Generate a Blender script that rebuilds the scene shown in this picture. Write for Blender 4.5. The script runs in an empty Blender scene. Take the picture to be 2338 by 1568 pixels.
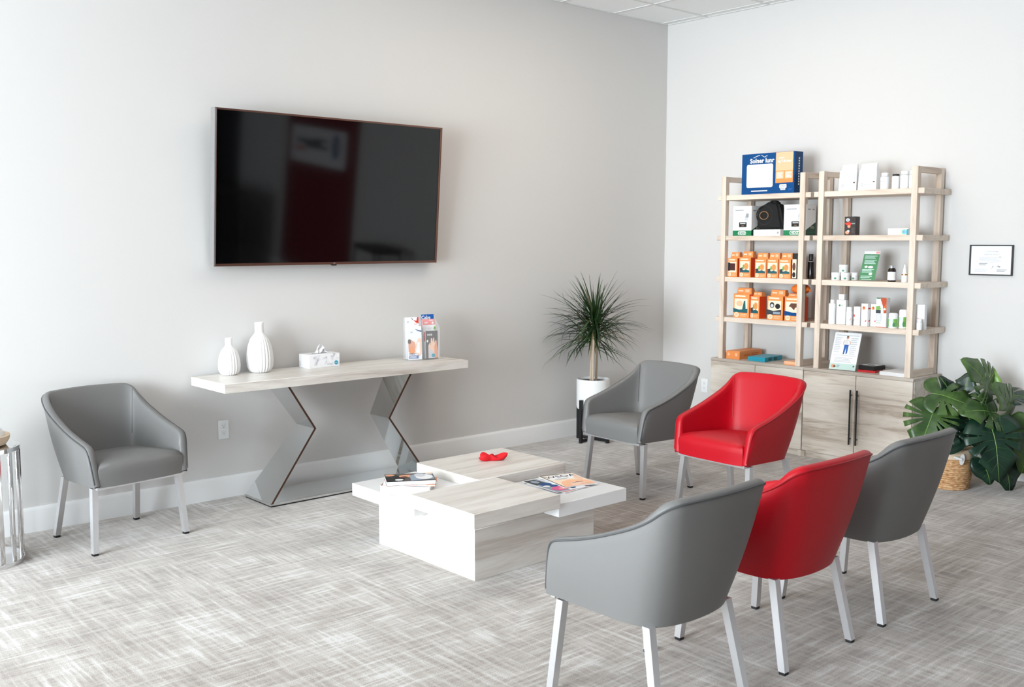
import bpy, bmesh, math, random
from mathutils import Vector, Matrix

scene = bpy.context.scene
COL = scene.collection
R = math.radians
rnd = random.Random(7)

# ------------------------------------------------------------------ camera
cam_d = bpy.data.cameras.new('camera')
cam_d.sensor_fit = 'HORIZONTAL'
cam_d.sensor_width = 36.0
cam_d.lens = 35.553
cam_d.clip_start = 0.05
cam_d.dof.use_dof = True
cam_d.dof.focus_distance = 5.2
cam_d.dof.aperture_fstop = 6.0
cam = bpy.data.objects.new('camera', cam_d)
COL.objects.link(cam)
cam.matrix_world = Matrix(((0.7498, 0.0669, -0.6583, -6.957),
                           (-0.6617, 0.0759, -0.7459, -5.843),
                           (0.0001, 0.9949, 0.1012, 1.600),
                           (0, 0, 0, 1)))
scene.camera = cam

# ------------------------------------------------------------------ world, daylight, exposure
world = bpy.data.worlds.new('world')
scene.world = world
world.use_nodes = True
bg = world.node_tree.nodes['Background']
bg.inputs['Color'].default_value = (0.86, 0.93, 1.0, 1)
bg.inputs['Strength'].default_value = 2.0

XW, YR, ZC = -12.0, -11.0, 3.453          # window wall, rear wall, ceiling height


def area(name, loc, rot, sx, sy, power, col):
    l = bpy.data.lights.new(name, 'AREA')
    l.shape = 'RECTANGLE'
    l.size, l.size_y = sx, sy
    l.energy = power
    l.color = col
    o = bpy.data.objects.new(name, l)
    COL.objects.link(o)
    o.location = loc
    o.rotation_euler = rot
    return o


WINDOWS = [(-1.30, -3.30), (-3.50, -5.50)]
for i, (y1, y0) in enumerate(WINDOWS):   # daylight entering through each storefront window
    area('window_daylight', (XW - 0.16, (y0 + y1) / 2, 1.62), (0, R(-90), 0), 2.9, 1.96, 1200, (0.85, 0.94, 1.0))

vs = scene.view_settings
vs.view_transform = 'Standard'
vs.look = 'None'
vs.gamma = 1
vs.use_curve_mapping = False
vs.exposure = -0.93


# ------------------------------------------------------------------ materials
def lin(c):
    c = c / 255.0
    return c / 12.92 if c <= 0.04045 else ((c + 0.055) / 1.055) ** 2.4


def rgb(r, g, b):
    return (lin(r), lin(g), lin(b), 1.0)


MATS = {}


def mat(name, col, rough=0.6, metal=0.0, spec=0.5, **kw):
    if name in MATS:
        return MATS[name]
    m = bpy.data.materials.new(name)
    m.use_nodes = True
    b = m.node_tree.nodes['Principled BSDF']
    b.inputs['Base Color'].default_value = rgb(*col)
    b.inputs['Roughness'].default_value = rough
    b.inputs['Metallic'].default_value = metal
    b.inputs['Specular IOR Level'].default_value = spec
    for k, v in kw.items():
        b.inputs[k.replace('_', ' ')].default_value = v
    MATS[name] = m
    return m


def nodes_of(m):
    nt = m.node_tree
    return nt, nt.nodes, nt.links, nt.nodes['Principled BSDF']


def add_bump(m, scale, strength, dist=0.002, detail=3):
    nt, N, L, b = nodes_of(m)
    tc = N.new('ShaderNodeTexCoord')
    no = N.new('ShaderNodeTexNoise')
    no.inputs['Scale'].default_value = scale
    no.inputs['Detail'].default_value = detail
    L.new(tc.outputs['Object'], no.inputs['Vector'])
    bp = N.new('ShaderNodeBump')
    bp.inputs['Strength'].default_value = strength
    bp.inputs['Distance'].default_value = dist
    L.new(no.outputs['Fac'], bp.inputs['Height'])
    L.new(bp.outputs['Normal'], b.inputs['Normal'])
    return m


def ramp(N, stops):
    r = N.new('ShaderNodeValToRGB')
    e = r.color_ramp.elements
    e[0].position, e[0].color = stops[0][0], stops[0][1]
    e[1].position, e[1].color = stops[-1][0], stops[-1][1]
    for p, c in stops[1:-1]:
        x = e.new(p)
        x.color = c
    return r


def wood(name, light, mid, dark, axis='x', rough=0.42, grain=1.0):
    """limed timber: long streaks, cathedral figure and fine pores along one axis"""
    if name in MATS:
        return MATS[name]
    m = mat(name, light, rough)
    nt, N, L, b = nodes_of(m)
    tc = N.new('ShaderNodeTexCoord')
    mp = N.new('ShaderNodeMapping')
    k, a = 1.0 * grain, 9.0 * grain
    mp.inputs['Scale'].default_value = {'x': (k, a, a), 'y': (a, k, a), 'z': (a, a, k)}[axis]
    L.new(tc.outputs['Object'], mp.inputs['Vector'])
    n1 = N.new('ShaderNodeTexNoise')
    n1.inputs['Scale'].default_value = 1.6
    n1.inputs['Detail'].default_value = 6
    n1.inputs['Roughness'].default_value = 0.62
    n1.inputs['Distortion'].default_value = 0.9
    L.new(mp.outputs['Vector'], n1.inputs['Vector'])
    # ring figure
    ml = N.new('ShaderNodeMath')
    ml.operation = 'MULTIPLY'
    ml.inputs[1].default_value = 26.0
    n0 = N.new('ShaderNodeTexNoise')
    n0.inputs['Scale'].default_value = 0.55
    n0.inputs['Detail'].default_value = 1.5
    L.new(mp.outputs['Vector'], n0.inputs['Vector'])
    L.new(n0.outputs['Fac'], ml.inputs[0])
    sn = N.new('ShaderNodeMath')
    sn.operation = 'SINE'
    L.new(ml.outputs[0], sn.inputs[0])
    # pores
    mp2 = N.new('ShaderNodeMapping')
    k2, a2 = 5.0, 160.0
    mp2.inputs['Scale'].default_value = {'x': (k2, a2, a2), 'y': (a2, k2, a2), 'z': (a2, a2, k2)}[axis]
    L.new(tc.outputs['Object'], mp2.inputs['Vector'])
    n2 = N.new('ShaderNodeTexNoise')
    n2.inputs['Scale'].default_value = 1.0
    n2.inputs['Detail'].default_value = 2
    L.new(mp2.outputs['Vector'], n2.inputs['Vector'])
    s1 = N.new('ShaderNodeMath')
    s1.operation = 'MULTIPLY_ADD'
    s1.inputs[1].default_value = 0.055
    L.new(sn.outputs[0], s1.inputs[0])
    L.new(n1.outputs['Fac'], s1.inputs[2])
    s2 = N.new('ShaderNodeMath')
    s2.operation = 'MULTIPLY_ADD'
    s2.inputs[1].default_value = 0.22
    L.new(n2.outputs['Fac'], s2.inputs[0])
    L.new(s1.outputs[0], s2.inputs[2])
    rp = ramp(N, [(0.42, rgb(*dark)), (0.55, rgb(*mid)), (0.72, rgb(*light))])
    L.new(s2.outputs[0], rp.inputs['Fac'])
    L.new(rp.outputs['Color'], b.inputs['Base Color'])
    bp = N.new('ShaderNodeBump')
    bp.inputs['Strength'].default_value = 0.15
    bp.inputs['Distance'].default_value = 0.001
    L.new(n2.outputs['Fac'], bp.inputs['Height'])
    L.new(bp.outputs['Normal'], b.inputs['Normal'])
    return m


def carpet_mat():
    m = mat('carpet', (140, 132, 125), 0.95, 0, 0.15)
    nt, N, L, b = nodes_of(m)
    b.inputs['Sheen Weight'].default_value = 0.6
    b.inputs['Sheen Roughness'].default_value = 0.5
    tc = N.new('ShaderNodeTexCoord')

    def stretched(sx, sy, detail, seed):
        mp = N.new('ShaderNodeMapping')
        mp.inputs['Scale'].default_value = (sx, sy, 1)
        mp.inputs['Location'].default_value = (seed, seed * 1.7, 0)
        L.new(tc.outputs['Object'], mp.inputs['Vector'])
        n = N.new('ShaderNodeTexNoise')
        n.inputs['Scale'].default_value = 1
        n.inputs['Detail'].default_value = detail
        n.inputs['Roughness'].default_value = 0.6
        L.new(mp.outputs['Vector'], n.inputs['Vector'])
        return n.outputs['Fac']

    def mth(op, a, c=None, v=None):
        q = N.new('ShaderNodeMath')
        q.operation = op
        if hasattr(a, 'links'):
            L.new(a, q.inputs[0])
        else:
            q.inputs[0].default_value = a
        if c is not None:
            L.new(c, q.inputs[1])
        if v is not None:
            q.inputs[1].default_value = v
        return q.outputs[0]
    ax = stretched(3.4, 46, 4, 3.1)       # threads along x
    ay = stretched(46, 3.4, 4, 9.4)       # threads along y
    blotch = stretched(3.2, 3.2, 6, 1.3)
    sel = stretched(2.6, 2.6, 3, 21.7)
    fine = stretched(210, 210, 3, 5.0)
    # cross hatch: each region favours one thread direction
    selr = ramp(N, [(0.34, (0, 0, 0, 1)), (0.66, (1, 1, 1, 1))])
    L.new(sel, selr.inputs['Fac'])
    mx = N.new('ShaderNodeMix')
    mx.data_type = 'FLOAT'
    L.new(selr.outputs['Color'], mx.inputs[0])
    L.new(ax, mx.inputs[2])
    L.new(ay, mx.inputs[3])
    mn = mth('MAXIMUM', ax, ay)
    t = mth('MULTIPLY', mx.outputs[0], None, 0.55)
    t = mth('ADD', t, mth('MULTIPLY', mn, None, 0.35))
    t = mth('ADD', t, mth('MULTIPLY', blotch, None, 0.5))
    t = mth('ADD', t, mth('MULTIPLY', fine, None, 0.34))
    rp = ramp(N, [(0.71, rgb(98, 82, 69)), (0.84, rgb(140, 127, 115)), (0.96, rgb(168, 160, 152)), (1.10, rgb(188, 184, 180))])
    L.new(t, rp.inputs['Fac'])
    L.new(rp.outputs['Color'], b.inputs['Base Color'])
    bp = N.new('ShaderNodeBump')
    bp.inputs['Strength'].default_value = 0.35
    bp.inputs['Distance'].default_value = 0.004
    L.new(mth('ADD', fine, mx.outputs[0]), bp.inputs['Height'])
    L.new(bp.outputs['Normal'], b.inputs['Normal'])
    return m


def leather(name, col):
    m = mat(name, col, 0.46, 0, 0.38)
    return add_bump(m, 900, 0.12, 0.0006, 2)


WALL = add_bump(mat('wall_paint', (214, 212, 210), 0.75, 0, 0.25), 260, 0.10, 0.0012)
TRIM = mat('white_trim_paint', (238, 238, 238), 0.38)
CEILT = add_bump(mat('ceiling_tile_white', (248, 249, 249), 0.9, 0, 0.1), 350, 0.2, 0.001)
TEE = mat('ceiling_tee_metal', (222, 222, 220), 0.5)
CARPET = carpet_mat()
GREY = leather('grey_leather', (113, 112, 111))
GREYP = leather('grey_piping', (78, 79, 80))
RED = leather('red_leather', (180, 0, 24))
REDP = leather('red_piping', (160, 6, 24))
ALU = mat('brushed_aluminium', (212, 212, 214), 0.36, 0.75)
RUBBER = mat('black_rubber', (22, 22, 24), 0.6)
MIRROR = mat('mirror_panel', (226, 228, 228), 0.045, 1.0)
CHROME = mat('chrome', (225, 225, 226), 0.09, 1.0)
BRONZE = mat('bronze_edge', (92, 66, 54), 0.35, 0.7)
TVBEZ = mat('tv_bronze_bezel', (128, 96, 84), 0.28, 0.85)
TVSIL = mat('tv_silver_side', (205, 203, 204), 0.22, 0.9)
TVSCR = mat('tv_glass', (5, 5, 6), 0.06, 0, 0.55)
BLACK = mat('matte_black', (20, 20, 21), 0.5)
BLACKMET = mat('black_powder_coat', (26, 26, 27), 0.45, 0.2)
HANDLE = mat('black_nickel', (70, 72, 74), 0.22, 0.9)
CERAMIC = mat('white_ceramic', (240, 240, 240), 0.35)
WHITE_LAC = mat('white_lacquer', (234, 234, 235), 0.22)
W_COFFEE = wood('limed_oak_coffee', (224, 220, 214), (213, 207, 200), (193, 184, 175), 'x', 0.4)
W_COFFEE_Y = wood('limed_oak_coffee_ends', (220, 215, 209), (214, 208, 201), (204, 196, 188), 'y', 0.4)
W_CONS = wood('limed_oak_console', (226, 221, 214), (210, 203, 195), (186, 176, 166), 'x', 0.36)
W_CAB = wood('washed_oak_door', (234, 226, 216), (219, 209, 197), (186, 171, 156), 'x', 0.5, 0.8)
W_CABTOP = wood('washed_oak_top', (206, 197, 187), (190, 179, 168), (164, 150, 137), 'x', 0.45, 0.8)
W_POST = wood('washed_oak_post', (228, 213, 198), (217, 200, 184), (195, 175, 158), 'z', 0.55)
W_SHELF = wood('washed_oak_shelf', (228, 213, 198), (217, 200, 184), (195, 175, 158), 'x', 0.55)
W_RAIL = wood('washed_oak_rail', (228, 213, 198), (217, 200, 184), (195, 175, 158), 'y', 0.55)
PAPER = mat('white_paper', (240, 240, 242), 0.55)
CARD = mat('white_card', (242, 242, 243), 0.42)
INKG = mat('ink_grey', (150, 155, 160), 0.6)
INKL = mat('ink_pale_grey', (205, 207, 212), 0.6)
INKD = mat('ink_dark', (52, 58, 66), 0.6)
INKB = mat('ink_black', (18, 18, 20), 0.55)
ORANGE = mat('orange_card', (238, 148, 82), 0.45)
ORANGE2 = mat('orange_print_dark', (214, 92, 26), 0.45)
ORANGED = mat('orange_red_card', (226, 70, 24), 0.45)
PEACH = mat('peach_print', (250, 190, 150), 0.45)
CREAM = mat('cream_print', (250, 226, 200), 0.45)
SKIN = mat('print_skin', (226, 158, 122), 0.5)
SKIN2 = mat('print_skin_light', (244, 204, 180), 0.5)
BROWN = mat('print_brown', (96, 58, 42), 0.5)
NAVY = mat('navy_card', (0, 70, 128), 0.5, 0, 0.25)
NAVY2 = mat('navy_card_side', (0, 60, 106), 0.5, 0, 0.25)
BLUE = mat('print_blue', (24, 92, 170), 0.45)
TEAL = mat('teal_card', (34, 158, 184), 0.4)
TEALD = mat('print_dark_teal', (24, 92, 100), 0.45)
GREEN = mat('green_card', (14, 122, 74), 0.4)
GREEND = mat('dark_green_card', (8, 68, 50), 0.4)
GREENL = mat('print_leaf_green', (120, 172, 84), 0.5)
GREENS = mat('sign_green', (74, 136, 92), 0.4)
MINT = mat('print_mint', (196, 222, 214), 0.5)
PINK = mat('print_pink', (238, 160, 160), 0.5)
REDI = mat('print_red', (214, 60, 40), 0.5)
MAGENTA = mat('print_magenta', (226, 86, 140), 0.5)
AQUA = mat('print_aqua', (110, 200, 214), 0.5)
CHARC = mat('print_charcoal', (84, 80, 76), 0.5)
BLUEGREY = mat('print_blue_grey', (146, 160, 176), 0.5)
AMBER = mat('dark_amber_glass', (24, 16, 14), 0.12)
PLASTW = mat('white_plastic', (240, 241, 242), 0.3)
GOLD = mat('gold_ring', (196, 150, 110), 0.3, 0.8)
FABRICB = add_bump(mat('black_fabric', (16, 16, 17), 0.85), 700, 0.3, 0.001)
SOIL = add_bump(mat('soil', (48, 34, 28), 0.95), 90, 0.9, 0.01)
BARK = mat('cane_bark', (196, 178, 156), 0.8)
LEAFD = mat('dracaena_leaf', (34, 60, 28), 0.42)
LEAFD2 = mat('dracaena_leaf_light', (58, 86, 40), 0.45)
LEAFD3 = mat('dracaena_leaf_tip_dry', (122, 104, 74), 0.6)
VEIN = mat('leaf_vein', (118, 156, 78), 0.45)
VEIN2 = mat('leaf_side_vein', (62, 104, 50), 0.45)
STEMG = mat('green_stem', (92, 124, 62), 0.5)
ACRYL = mat('clear_acrylic', (236, 240, 242), 0.05, 0, 0.5, Alpha=0.09)


def leaf_mat(name, a, b_):
    m = mat(name, a, 0.36, 0, 0.5)
    nt, N, L, b = nodes_of(m)
    tc = N.new('ShaderNodeTexCoord')
    no = N.new('ShaderNodeTexNoise')
    no.inputs['Scale'].default_value = 9
    L.new(tc.outputs['Object'], no.inputs['Vector'])
    rp = ramp(N, [(0.35, rgb(*a)), (0.7, rgb(*b_))])
    L.new(no.outputs['Fac'], rp.inputs['Fac'])
    L.new(rp.outputs['Color'], b.inputs['Base Color'])
    return m


MONL = leaf_mat('monstera_leaf', (46, 74, 34), (80, 110, 54))
MOND = leaf_mat('monstera_leaf_dark', (18, 44, 34), (32, 64, 46))
MONY = leaf_mat('monstera_leaf_young', (126, 168, 74), (150, 186, 96))


def marble_card():
    m = mat('marbled_card', (238, 238, 240), 0.4)
    nt, N, L, b = nodes_of(m)
    tc = N.new('ShaderNodeTexCoord')
    no = N.new('ShaderNodeTexNoise')
    no.inputs['Scale'].default_value = 26
    no.inputs['Detail'].default_value = 3
    no.inputs['Distortion'].default_value = 0.6
    L.new(tc.outputs['Object'], no.inputs['Vector'])
    rp = ramp(N, [(0.5, rgb(242, 242, 244)), (0.60, rgb(232, 232, 236)), (0.72, rgb(182, 182, 190))])
    L.new(no.outputs['Fac'], rp.inputs['Fac'])
    L.new(rp.outputs['Color'], b.inputs['Base Color'])
    return m


MARBLE = marble_card()


def seagrass_mat():
    m = mat('seagrass', (206, 160, 112), 0.8)
    nt, N, L, b = nodes_of(m)
    tc = N.new('ShaderNodeTexCoord')
    mp = N.new('ShaderNodeMapping')
    mp.inputs['Scale'].default_value = (26, 26, 70)
    L.new(tc.outputs['Object'], mp.inputs['Vector'])
    no = N.new('ShaderNodeTexNoise')
    no.inputs['Scale'].default_value = 1.6
    no.inputs['Detail'].default_value = 4
    L.new(mp.outputs['Vector'], no.inputs['Vector'])
    rp = ramp(N, [(0.3, rgb(158, 108, 66)), (0.5, rgb(208, 162, 114)), (0.7, rgb(232, 198, 158))])
    L.new(no.outputs['Fac'], rp.inputs['Fac'])
    L.new(rp.outputs['Color'], b.inputs['Base Color'])
    bp = N.new('ShaderNodeBump')
    bp.inputs['Strength'].default_value = 0.6
    bp.inputs['Distance'].default_value = 0.004
    L.new(no.outputs['Fac'], bp.inputs['Height'])
    L.new(bp.outputs['Normal'], b.inputs['Normal'])
    return m


SEAGRASS = seagrass_mat()


def emit(name, col, s):
    m = mat(name, col)
    b = m.node_tree.nodes['Principled BSDF']
    b.inputs['Emission Color'].default_value = rgb(*col)
    b.inputs['Emission Strength'].default_value = s
    return m


FILLGLOW = emit('led_diffuser', (255, 240, 222), 14.0)  # glowing face of the added fill panels


# ------------------------------------------------------------------ mesh builder
class MB:
    def __init__(self):
        self.v, self.f, self.fm, self.ms = [], [], [], []

    def _m(self, m):
        if m not in self.ms:
            self.ms.append(m)
        return self.ms.index(m)

    def add(self, verts, faces, m):
        o = len(self.v)
        k = self._m(m)
        self.v += [tuple(p) for p in verts]
        for f in faces:
            self.f.append([i + o for i in f])
            self.fm.append(k)
        return self

    def box(self, x0, x1, y0, y1, z0, z1, m):
        return self.hexa([(x0, y0, z0), (x1, y0, z0), (x1, y1, z0), (x0, y1, z0)],
                         [(x0, y0, z1), (x1, y0, z1), (x1, y1, z1), (x0, y1, z1)], m)

    def hexa(self, b, t, m):
        return self.add(list(b) + list(t), [(3, 2, 1, 0), (4, 5, 6, 7), (0, 1, 5, 4), (1, 2, 6, 5), (2, 3, 7, 6), (3, 0, 4, 7)], m)

    def rbox(self, x0, x1, y0, y1, z0, z1, m, r=0.004, seg=2):
        bm = bmesh.new()
        bmesh.ops.create_cube(bm, size=1)
        for v in bm.verts:
            v.co = Vector((x0 + (v.co.x + .5) * (x1 - x0), y0 + (v.co.y + .5) * (y1 - y0), z0 + (v.co.z + .5) * (z1 - z0)))
        bmesh.ops.bevel(bm, geom=bm.edges[:], offset=r, segments=seg, affect='EDGES', profile=0.5)
        self.bm(bm, m)
        return self

    def bm(self, bm, m):
        bm.verts.index_update()
        self.add([v.co[:] for v in bm.verts], [[v.index for v in f.verts] for f in bm.faces], m)
        bm.free()
        return self

    def lathe(self, prof, m, seg=32, c=(0, 0, 0), flute=None):
        vs, fs = [], []
        n = len(prof)
        for i, (r, z) in enumerate(prof):
            for k in range(seg):
                a = 2 * math.pi * k / seg
                rr = r * (1 + (flute(i / (n - 1), k) if flute else 0))
                vs.append((c[0] + rr * math.cos(a), c[1] + rr * math.sin(a), c[2] + z))
        for i in range(n - 1):
            for k in range(seg):
                k2 = (k + 1) % seg
                fs.append((i * seg + k, i * seg + k2, (i + 1) * seg + k2, (i + 1) * seg + k))
        fs.append(tuple(reversed(range(seg))))
        fs.append(tuple(range((n - 1) * seg, n * seg)))
        return self.add(vs, fs, m)

    def tube(self, pts, r, m, seg=8, closed=False, square=False):
        pts = [Vector(p) for p in pts]
        n = len(pts)
        rs = r if isinstance(r, (list, tuple)) else [r] * n
        vs, fs = [], []
        up = None
        for i, p in enumerate(pts):
            if closed:
                d = pts[(i + 1) % n] - pts[i - 1]
            else:
                d = pts[min(i + 1, n - 1)] - pts[max(i - 1, 0)]
            d.normalize()
            if up is None:
                up = Vector((0, 0, 1)) if abs(d.z) < .9 else Vector((0, 1, 0))
            s = d.cross(up)
            s.normalize()
            up = s.cross(d)
            for k in range(seg):
                a = 2 * math.pi * (k + (.5 if square else 0)) / seg
                vs.append(p + (s * math.cos(a) + up * math.sin(a)) * rs[i])
        for i in range(n if closed else n - 1):
            j = (i + 1) % n
            for k in range(seg):
                k2 = (k + 1) % seg
                fs.append((i * seg + k, j * seg + k, j * seg + k2, i * seg + k2))
        if not closed:
            fs.append(tuple(range(seg)))
            fs.append(tuple(reversed(range((n - 1) * seg, n * seg))))
        return self.add(vs, fs, m)

    def prism(self, poly, y0, y1, m):
        """polygon in (x,z) extruded along y"""
        n = len(poly)
        vs = [(x, y0, z) for x, z in poly] + [(x, y1, z) for x, z in poly]
        fs = [tuple(range(n)), tuple(reversed(range(n, 2 * n)))]
        for i in range(n):
            j = (i + 1) % n
            fs.append((j, i, i + n, j + n))
        return self.add(vs, fs, m)

    def mesh(self, name, smooth=40):
        me = bpy.data.meshes.new(name)
        me.from_pydata(self.v, [], self.f)
        for m in self.ms:
            me.materials.append(m)
        me.polygons.foreach_set('material_index', self.fm)
        if smooth:
            bmx = bmesh.new()
            bmx.from_mesh(me)
            bmesh.ops.recalc_face_normals(bmx, faces=bmx.faces)
            bmx.to_mesh(me)
            bmx.free()
            me.polygons.foreach_set('use_smooth', [True] * len(me.polygons))
            me.set_sharp_from_angle(angle=R(smooth))
        me.update()
        return me

    def build(self, name, parent=None, smooth=40, loc=None, rot=None):
        return obj(name, self.mesh(name, smooth), parent, loc, rot)


def obj(name, me, parent=None, loc=None, rot=None):
    o = bpy.data.objects.new(name, me)
    COL.objects.link(o)
    if parent:
        o.parent = parent
    if loc:
        o.location = loc
    if rot:
        o.rotation_euler = rot
    return o


def tag(o, label, cat, group=None):
    o['label'] = label
    o['category'] = cat
    if group:
        o['group'] = group
    return o


def thing(name, label, cat, loc=(0, 0, 0), rz=0.0, group=None):
    o = bpy.data.objects.new(name, None)
    o.empty_display_size = 0.1
    COL.objects.link(o)
    o.location = loc
    o.rotation_euler = (0, 0, rz)
    return tag(o, label, cat, group)


def struct(o):
    o['kind'] = 'structure'
    return o


def copy_tree(root, loc, rz, label, remap=None):
    def rec(o, par):
        c = o.copy()
        COL.objects.link(c)
        c.parent = par
        if remap and c.data:
            c.data = remap(c.data)
        for ch in list(o.children):
            rec(ch, c)
        return c
    r = rec(root, None)
    r.location = loc
    r.rotation_euler = (0, 0, rz)
    r['label'] = label
    return r


_TXT = {}


def text_geo(s, size, align='CENTER', bold=0.0, shear=0.0):
    key = (s, size, align, bold, shear)
    if key not in _TXT:
        cu = bpy.data.curves.new('lettering', 'FONT')
        cu.body = s
        cu.size = size
        cu.align_x = align
        cu.align_y = 'CENTER'
        cu.offset = bold * size
        cu.shear = shear
        cu.resolution_u = 2
        o = bpy.data.objects.new('lettering', cu)
        me = o.to_mesh()
        _TXT[key] = ([v.co[:2] for v in me.vertices], [tuple(p.vertices) for p in me.polygons])
        o.to_mesh_clear()
        bpy.data.objects.remove(o)
        bpy.data.curves.remove(cu)
    return _TXT[key]


def art(parent, prims, frame, name='printed_label', eps=0.0006):
    """flat print on a surface. frame(u, v, d) -> local point, d = height above the surface"""
    mb = MB()
    d = eps
    for p in prims:
        k = p[0]
        if k == 'rect':
            _, x0, z0, x1, z1, m = p
            mb.add([frame(x0, z0, d), frame(x1, z0, d), frame(x1, z1, d), frame(x0, z1, d)], [(0, 1, 2, 3)], m)
        elif k == 'rrect':
            _, x0, z0, x1, z1, r, m = p
            pts = []
            for cx, cz, a0 in ((x1 - r, z1 - r, 0), (x0 + r, z1 - r, 90), (x0 + r, z0 + r, 180), (x1 - r, z0 + r, 270)):
                for q in range(5):
                    a = R(a0 + q * 22.5)
                    pts.append(frame(cx + r * math.cos(a), cz + r * math.sin(a), d))
            mb.add(pts, [tuple(range(len(pts)))], m)
        elif k == 'ell':
            _, cx, cz, rx, rz, m = p
            pts = [frame(cx + rx * math.cos(a * math.pi / 9), cz + rz * math.sin(a * math.pi / 9), d) for a in range(18)]
            mb.add(pts, [tuple(range(18))], m)
        elif k == 'poly':
            mb.add([frame(x, z, d) for x, z in p[1]], [tuple(range(len(p[1])))], p[2])
        elif k == 'txt':
            _, s, x, z, size, m = p[:6]
            vs, fs = text_geo(s, size, p[6] if len(p) > 6 else 'CENTER', p[7] if len(p) > 7 else 0.0)
            mb.add([frame(x + a, z + b, d) for a, b in vs], fs, m)
        elif k == 'lines':      # block of tiny unreadable text
            _, x0, z0, x1, z1, n, m = p
            h = (z1 - z0) / n
            for i in range(n):
                zz = z1 - h * (i + 0.75)
                xe = x1 - (x1 - x0) * (0.05 + 0.25 * ((i * 37) % 10) / 10.0)
                mb.add([frame(x0, zz, d), frame(xe, zz, d), frame(xe, zz + h * .5, d), frame(x0, zz + h * .5, d)], [(0, 1, 2, 3)], m)
        d += 0.00012
    return mb.build(name, parent, smooth=0)


def front(y):                       # on a face that looks to local -y
    return lambda u, v, d: (u, y - d, v)


def right(x):                       # on a face that looks to local +x, u runs away from the viewer
    return lambda u, v, d: (x + d, u, v)


def top(z):
    return lambda u, v, d: (u, v, z + d)


# ================================================================== the room
struct(MB().box(XW - .1, .15, YR - .1, .15, -.08, 0, CARPET).build('floor', smooth=0))
wl = struct(MB().box(XW - .1, .12, 0, .12, 0, ZC + .1, WALL).build('wall_left', smooth=0))
wr = struct(MB().box(0, .12, YR, 0, 0, ZC + .1, WALL).build('wall_right', smooth=0))
struct(MB().box(XW, .12, YR - .12, YR, 0, ZC + .1, mat('charcoal_wall_paint', (58, 54, 54), .8)).build('wall_rear', smooth=0))
# window wall: piers, sill and header around the four openings
mb = MB()
mb.box(XW - .12, XW, YR, 0, 0, .14, WALL)
mb.box(XW - .12, XW, YR, 0, 3.08, ZC + .1, WALL)
edges = [0.0] + [e for w in WINDOWS for e in w] + [YR]
for i in range(0, len(edges), 2):
    mb.box(XW - .12, XW, edges[i + 1], edges[i], .14, 3.08, WALL)
struct(mb.build('wall_front', smooth=0))
FRAME = mat('window_frame_aluminium', (70, 70, 72), 0.4, 0.6)
for i, (y1, y0) in enumerate(WINDOWS):
    w = MB()
    for a, b in ((y0, y0 + .05), (y1 - .05, y1), ((y0 + y1) / 2 - .025, (y0 + y1) / 2 + .025)):
        w.box(XW - .09, XW - .03, a, b, .14, 3.08, FRAME)
    for a in (.14, 2.30, 3.03):
        w.box(XW - .088, XW - .032, y0 + .05, y1 - .05, a, a + .05, FRAME)
    struct(w.build('window_%d' % (i + 1), smooth=0))


def baseboard(name, pts_fn, length):
    prof = [(0, 0), (.016, 0), (.016, .118), (.013, .128), (.008, .137), (0, .138)]
    vs, fs = [], []
    for t in (0, length):
        vs += [pts_fn(t, d, z) for d, z in prof]
    n = len(prof)
    for i in range(n):
        j = (i + 1) % n
        fs.append((i, j, j + n, i + n))
    fs += [tuple(range(n)), tuple(range(n, 2 * n))]
    return struct(MB().add(vs, fs, TRIM).build(name, smooth=30))


baseboard('baseboard_left', lambda t, d, z: (XW + t, -d, z), -XW)
baseboard('baseboard_right', lambda t, d, z: (-d, YR + t, z), -YR)

# suspended ceiling: slab above, metal tees and lay-in tiles of their own
ceil = struct(MB().box(XW, .12, YR, .12, ZC + .02, ZC + .12, CEILT).build('ceiling', smooth=0))
P = 0.602
gx = [-.094 - P * i for i in range(15) if -.094 - P * i > XW]
gy = [-.437 - P * i for i in range(16) if -.437 - P * i > YR]
tee = MB()
for x in gx:
    tee.box(x - .012, x + .012, YR, 0, ZC - .004, ZC + .002, TEE)
for y in gy:
    tee.box(XW, 0, y - .012, y + .012, ZC - .0035, ZC + .0025, TEE)
tee.box(XW, 0, -.022, 0, ZC - .005, ZC + .001, TEE)
tee.box(-.022, 0, YR, -.022, ZC - .005, ZC + .001, TEE)
tee.build('ceiling_grid', ceil, smooth=0)
xs = [0.0] + gx
ys = [0.0] + gy
FILL_PANELS = [(3, 2), (5, 2)]  # unseen glowing panels added as fill, to light the walls more evenly
tiles = {}
big = MB()
for i in range(len(xs) - 1):
    for j in range(len(ys) - 1):
        if any(i == a and j in (b, b + 1) for a, b in FILL_PANELS):
            continue
        x1, x0, y1, y0 = xs[i] - .008, xs[i + 1] + .008, ys[j] - .008, ys[j + 1] + .008
        if i < 6 and j < 6:
            key = (round(x1 - x0, 3), round(y1 - y0, 3))
            if key not in tiles:
                tiles[key] = MB().rbox(-key[0] / 2, key[0] / 2, -key[1] / 2, key[1] / 2, 0, .018, CEILT, .003, 1).mesh('tile', 0)
            obj('tile', tiles[key], ceil, ((x0 + x1) / 2, (y0 + y1) / 2, ZC + .001))
        else:
            big.box(x0, x1, y0, y1, ZC + .001, ZC + .019, CEILT)
far = big.build('far_tiles', ceil, smooth=0)
far['kind'] = 'stuff'
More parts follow.
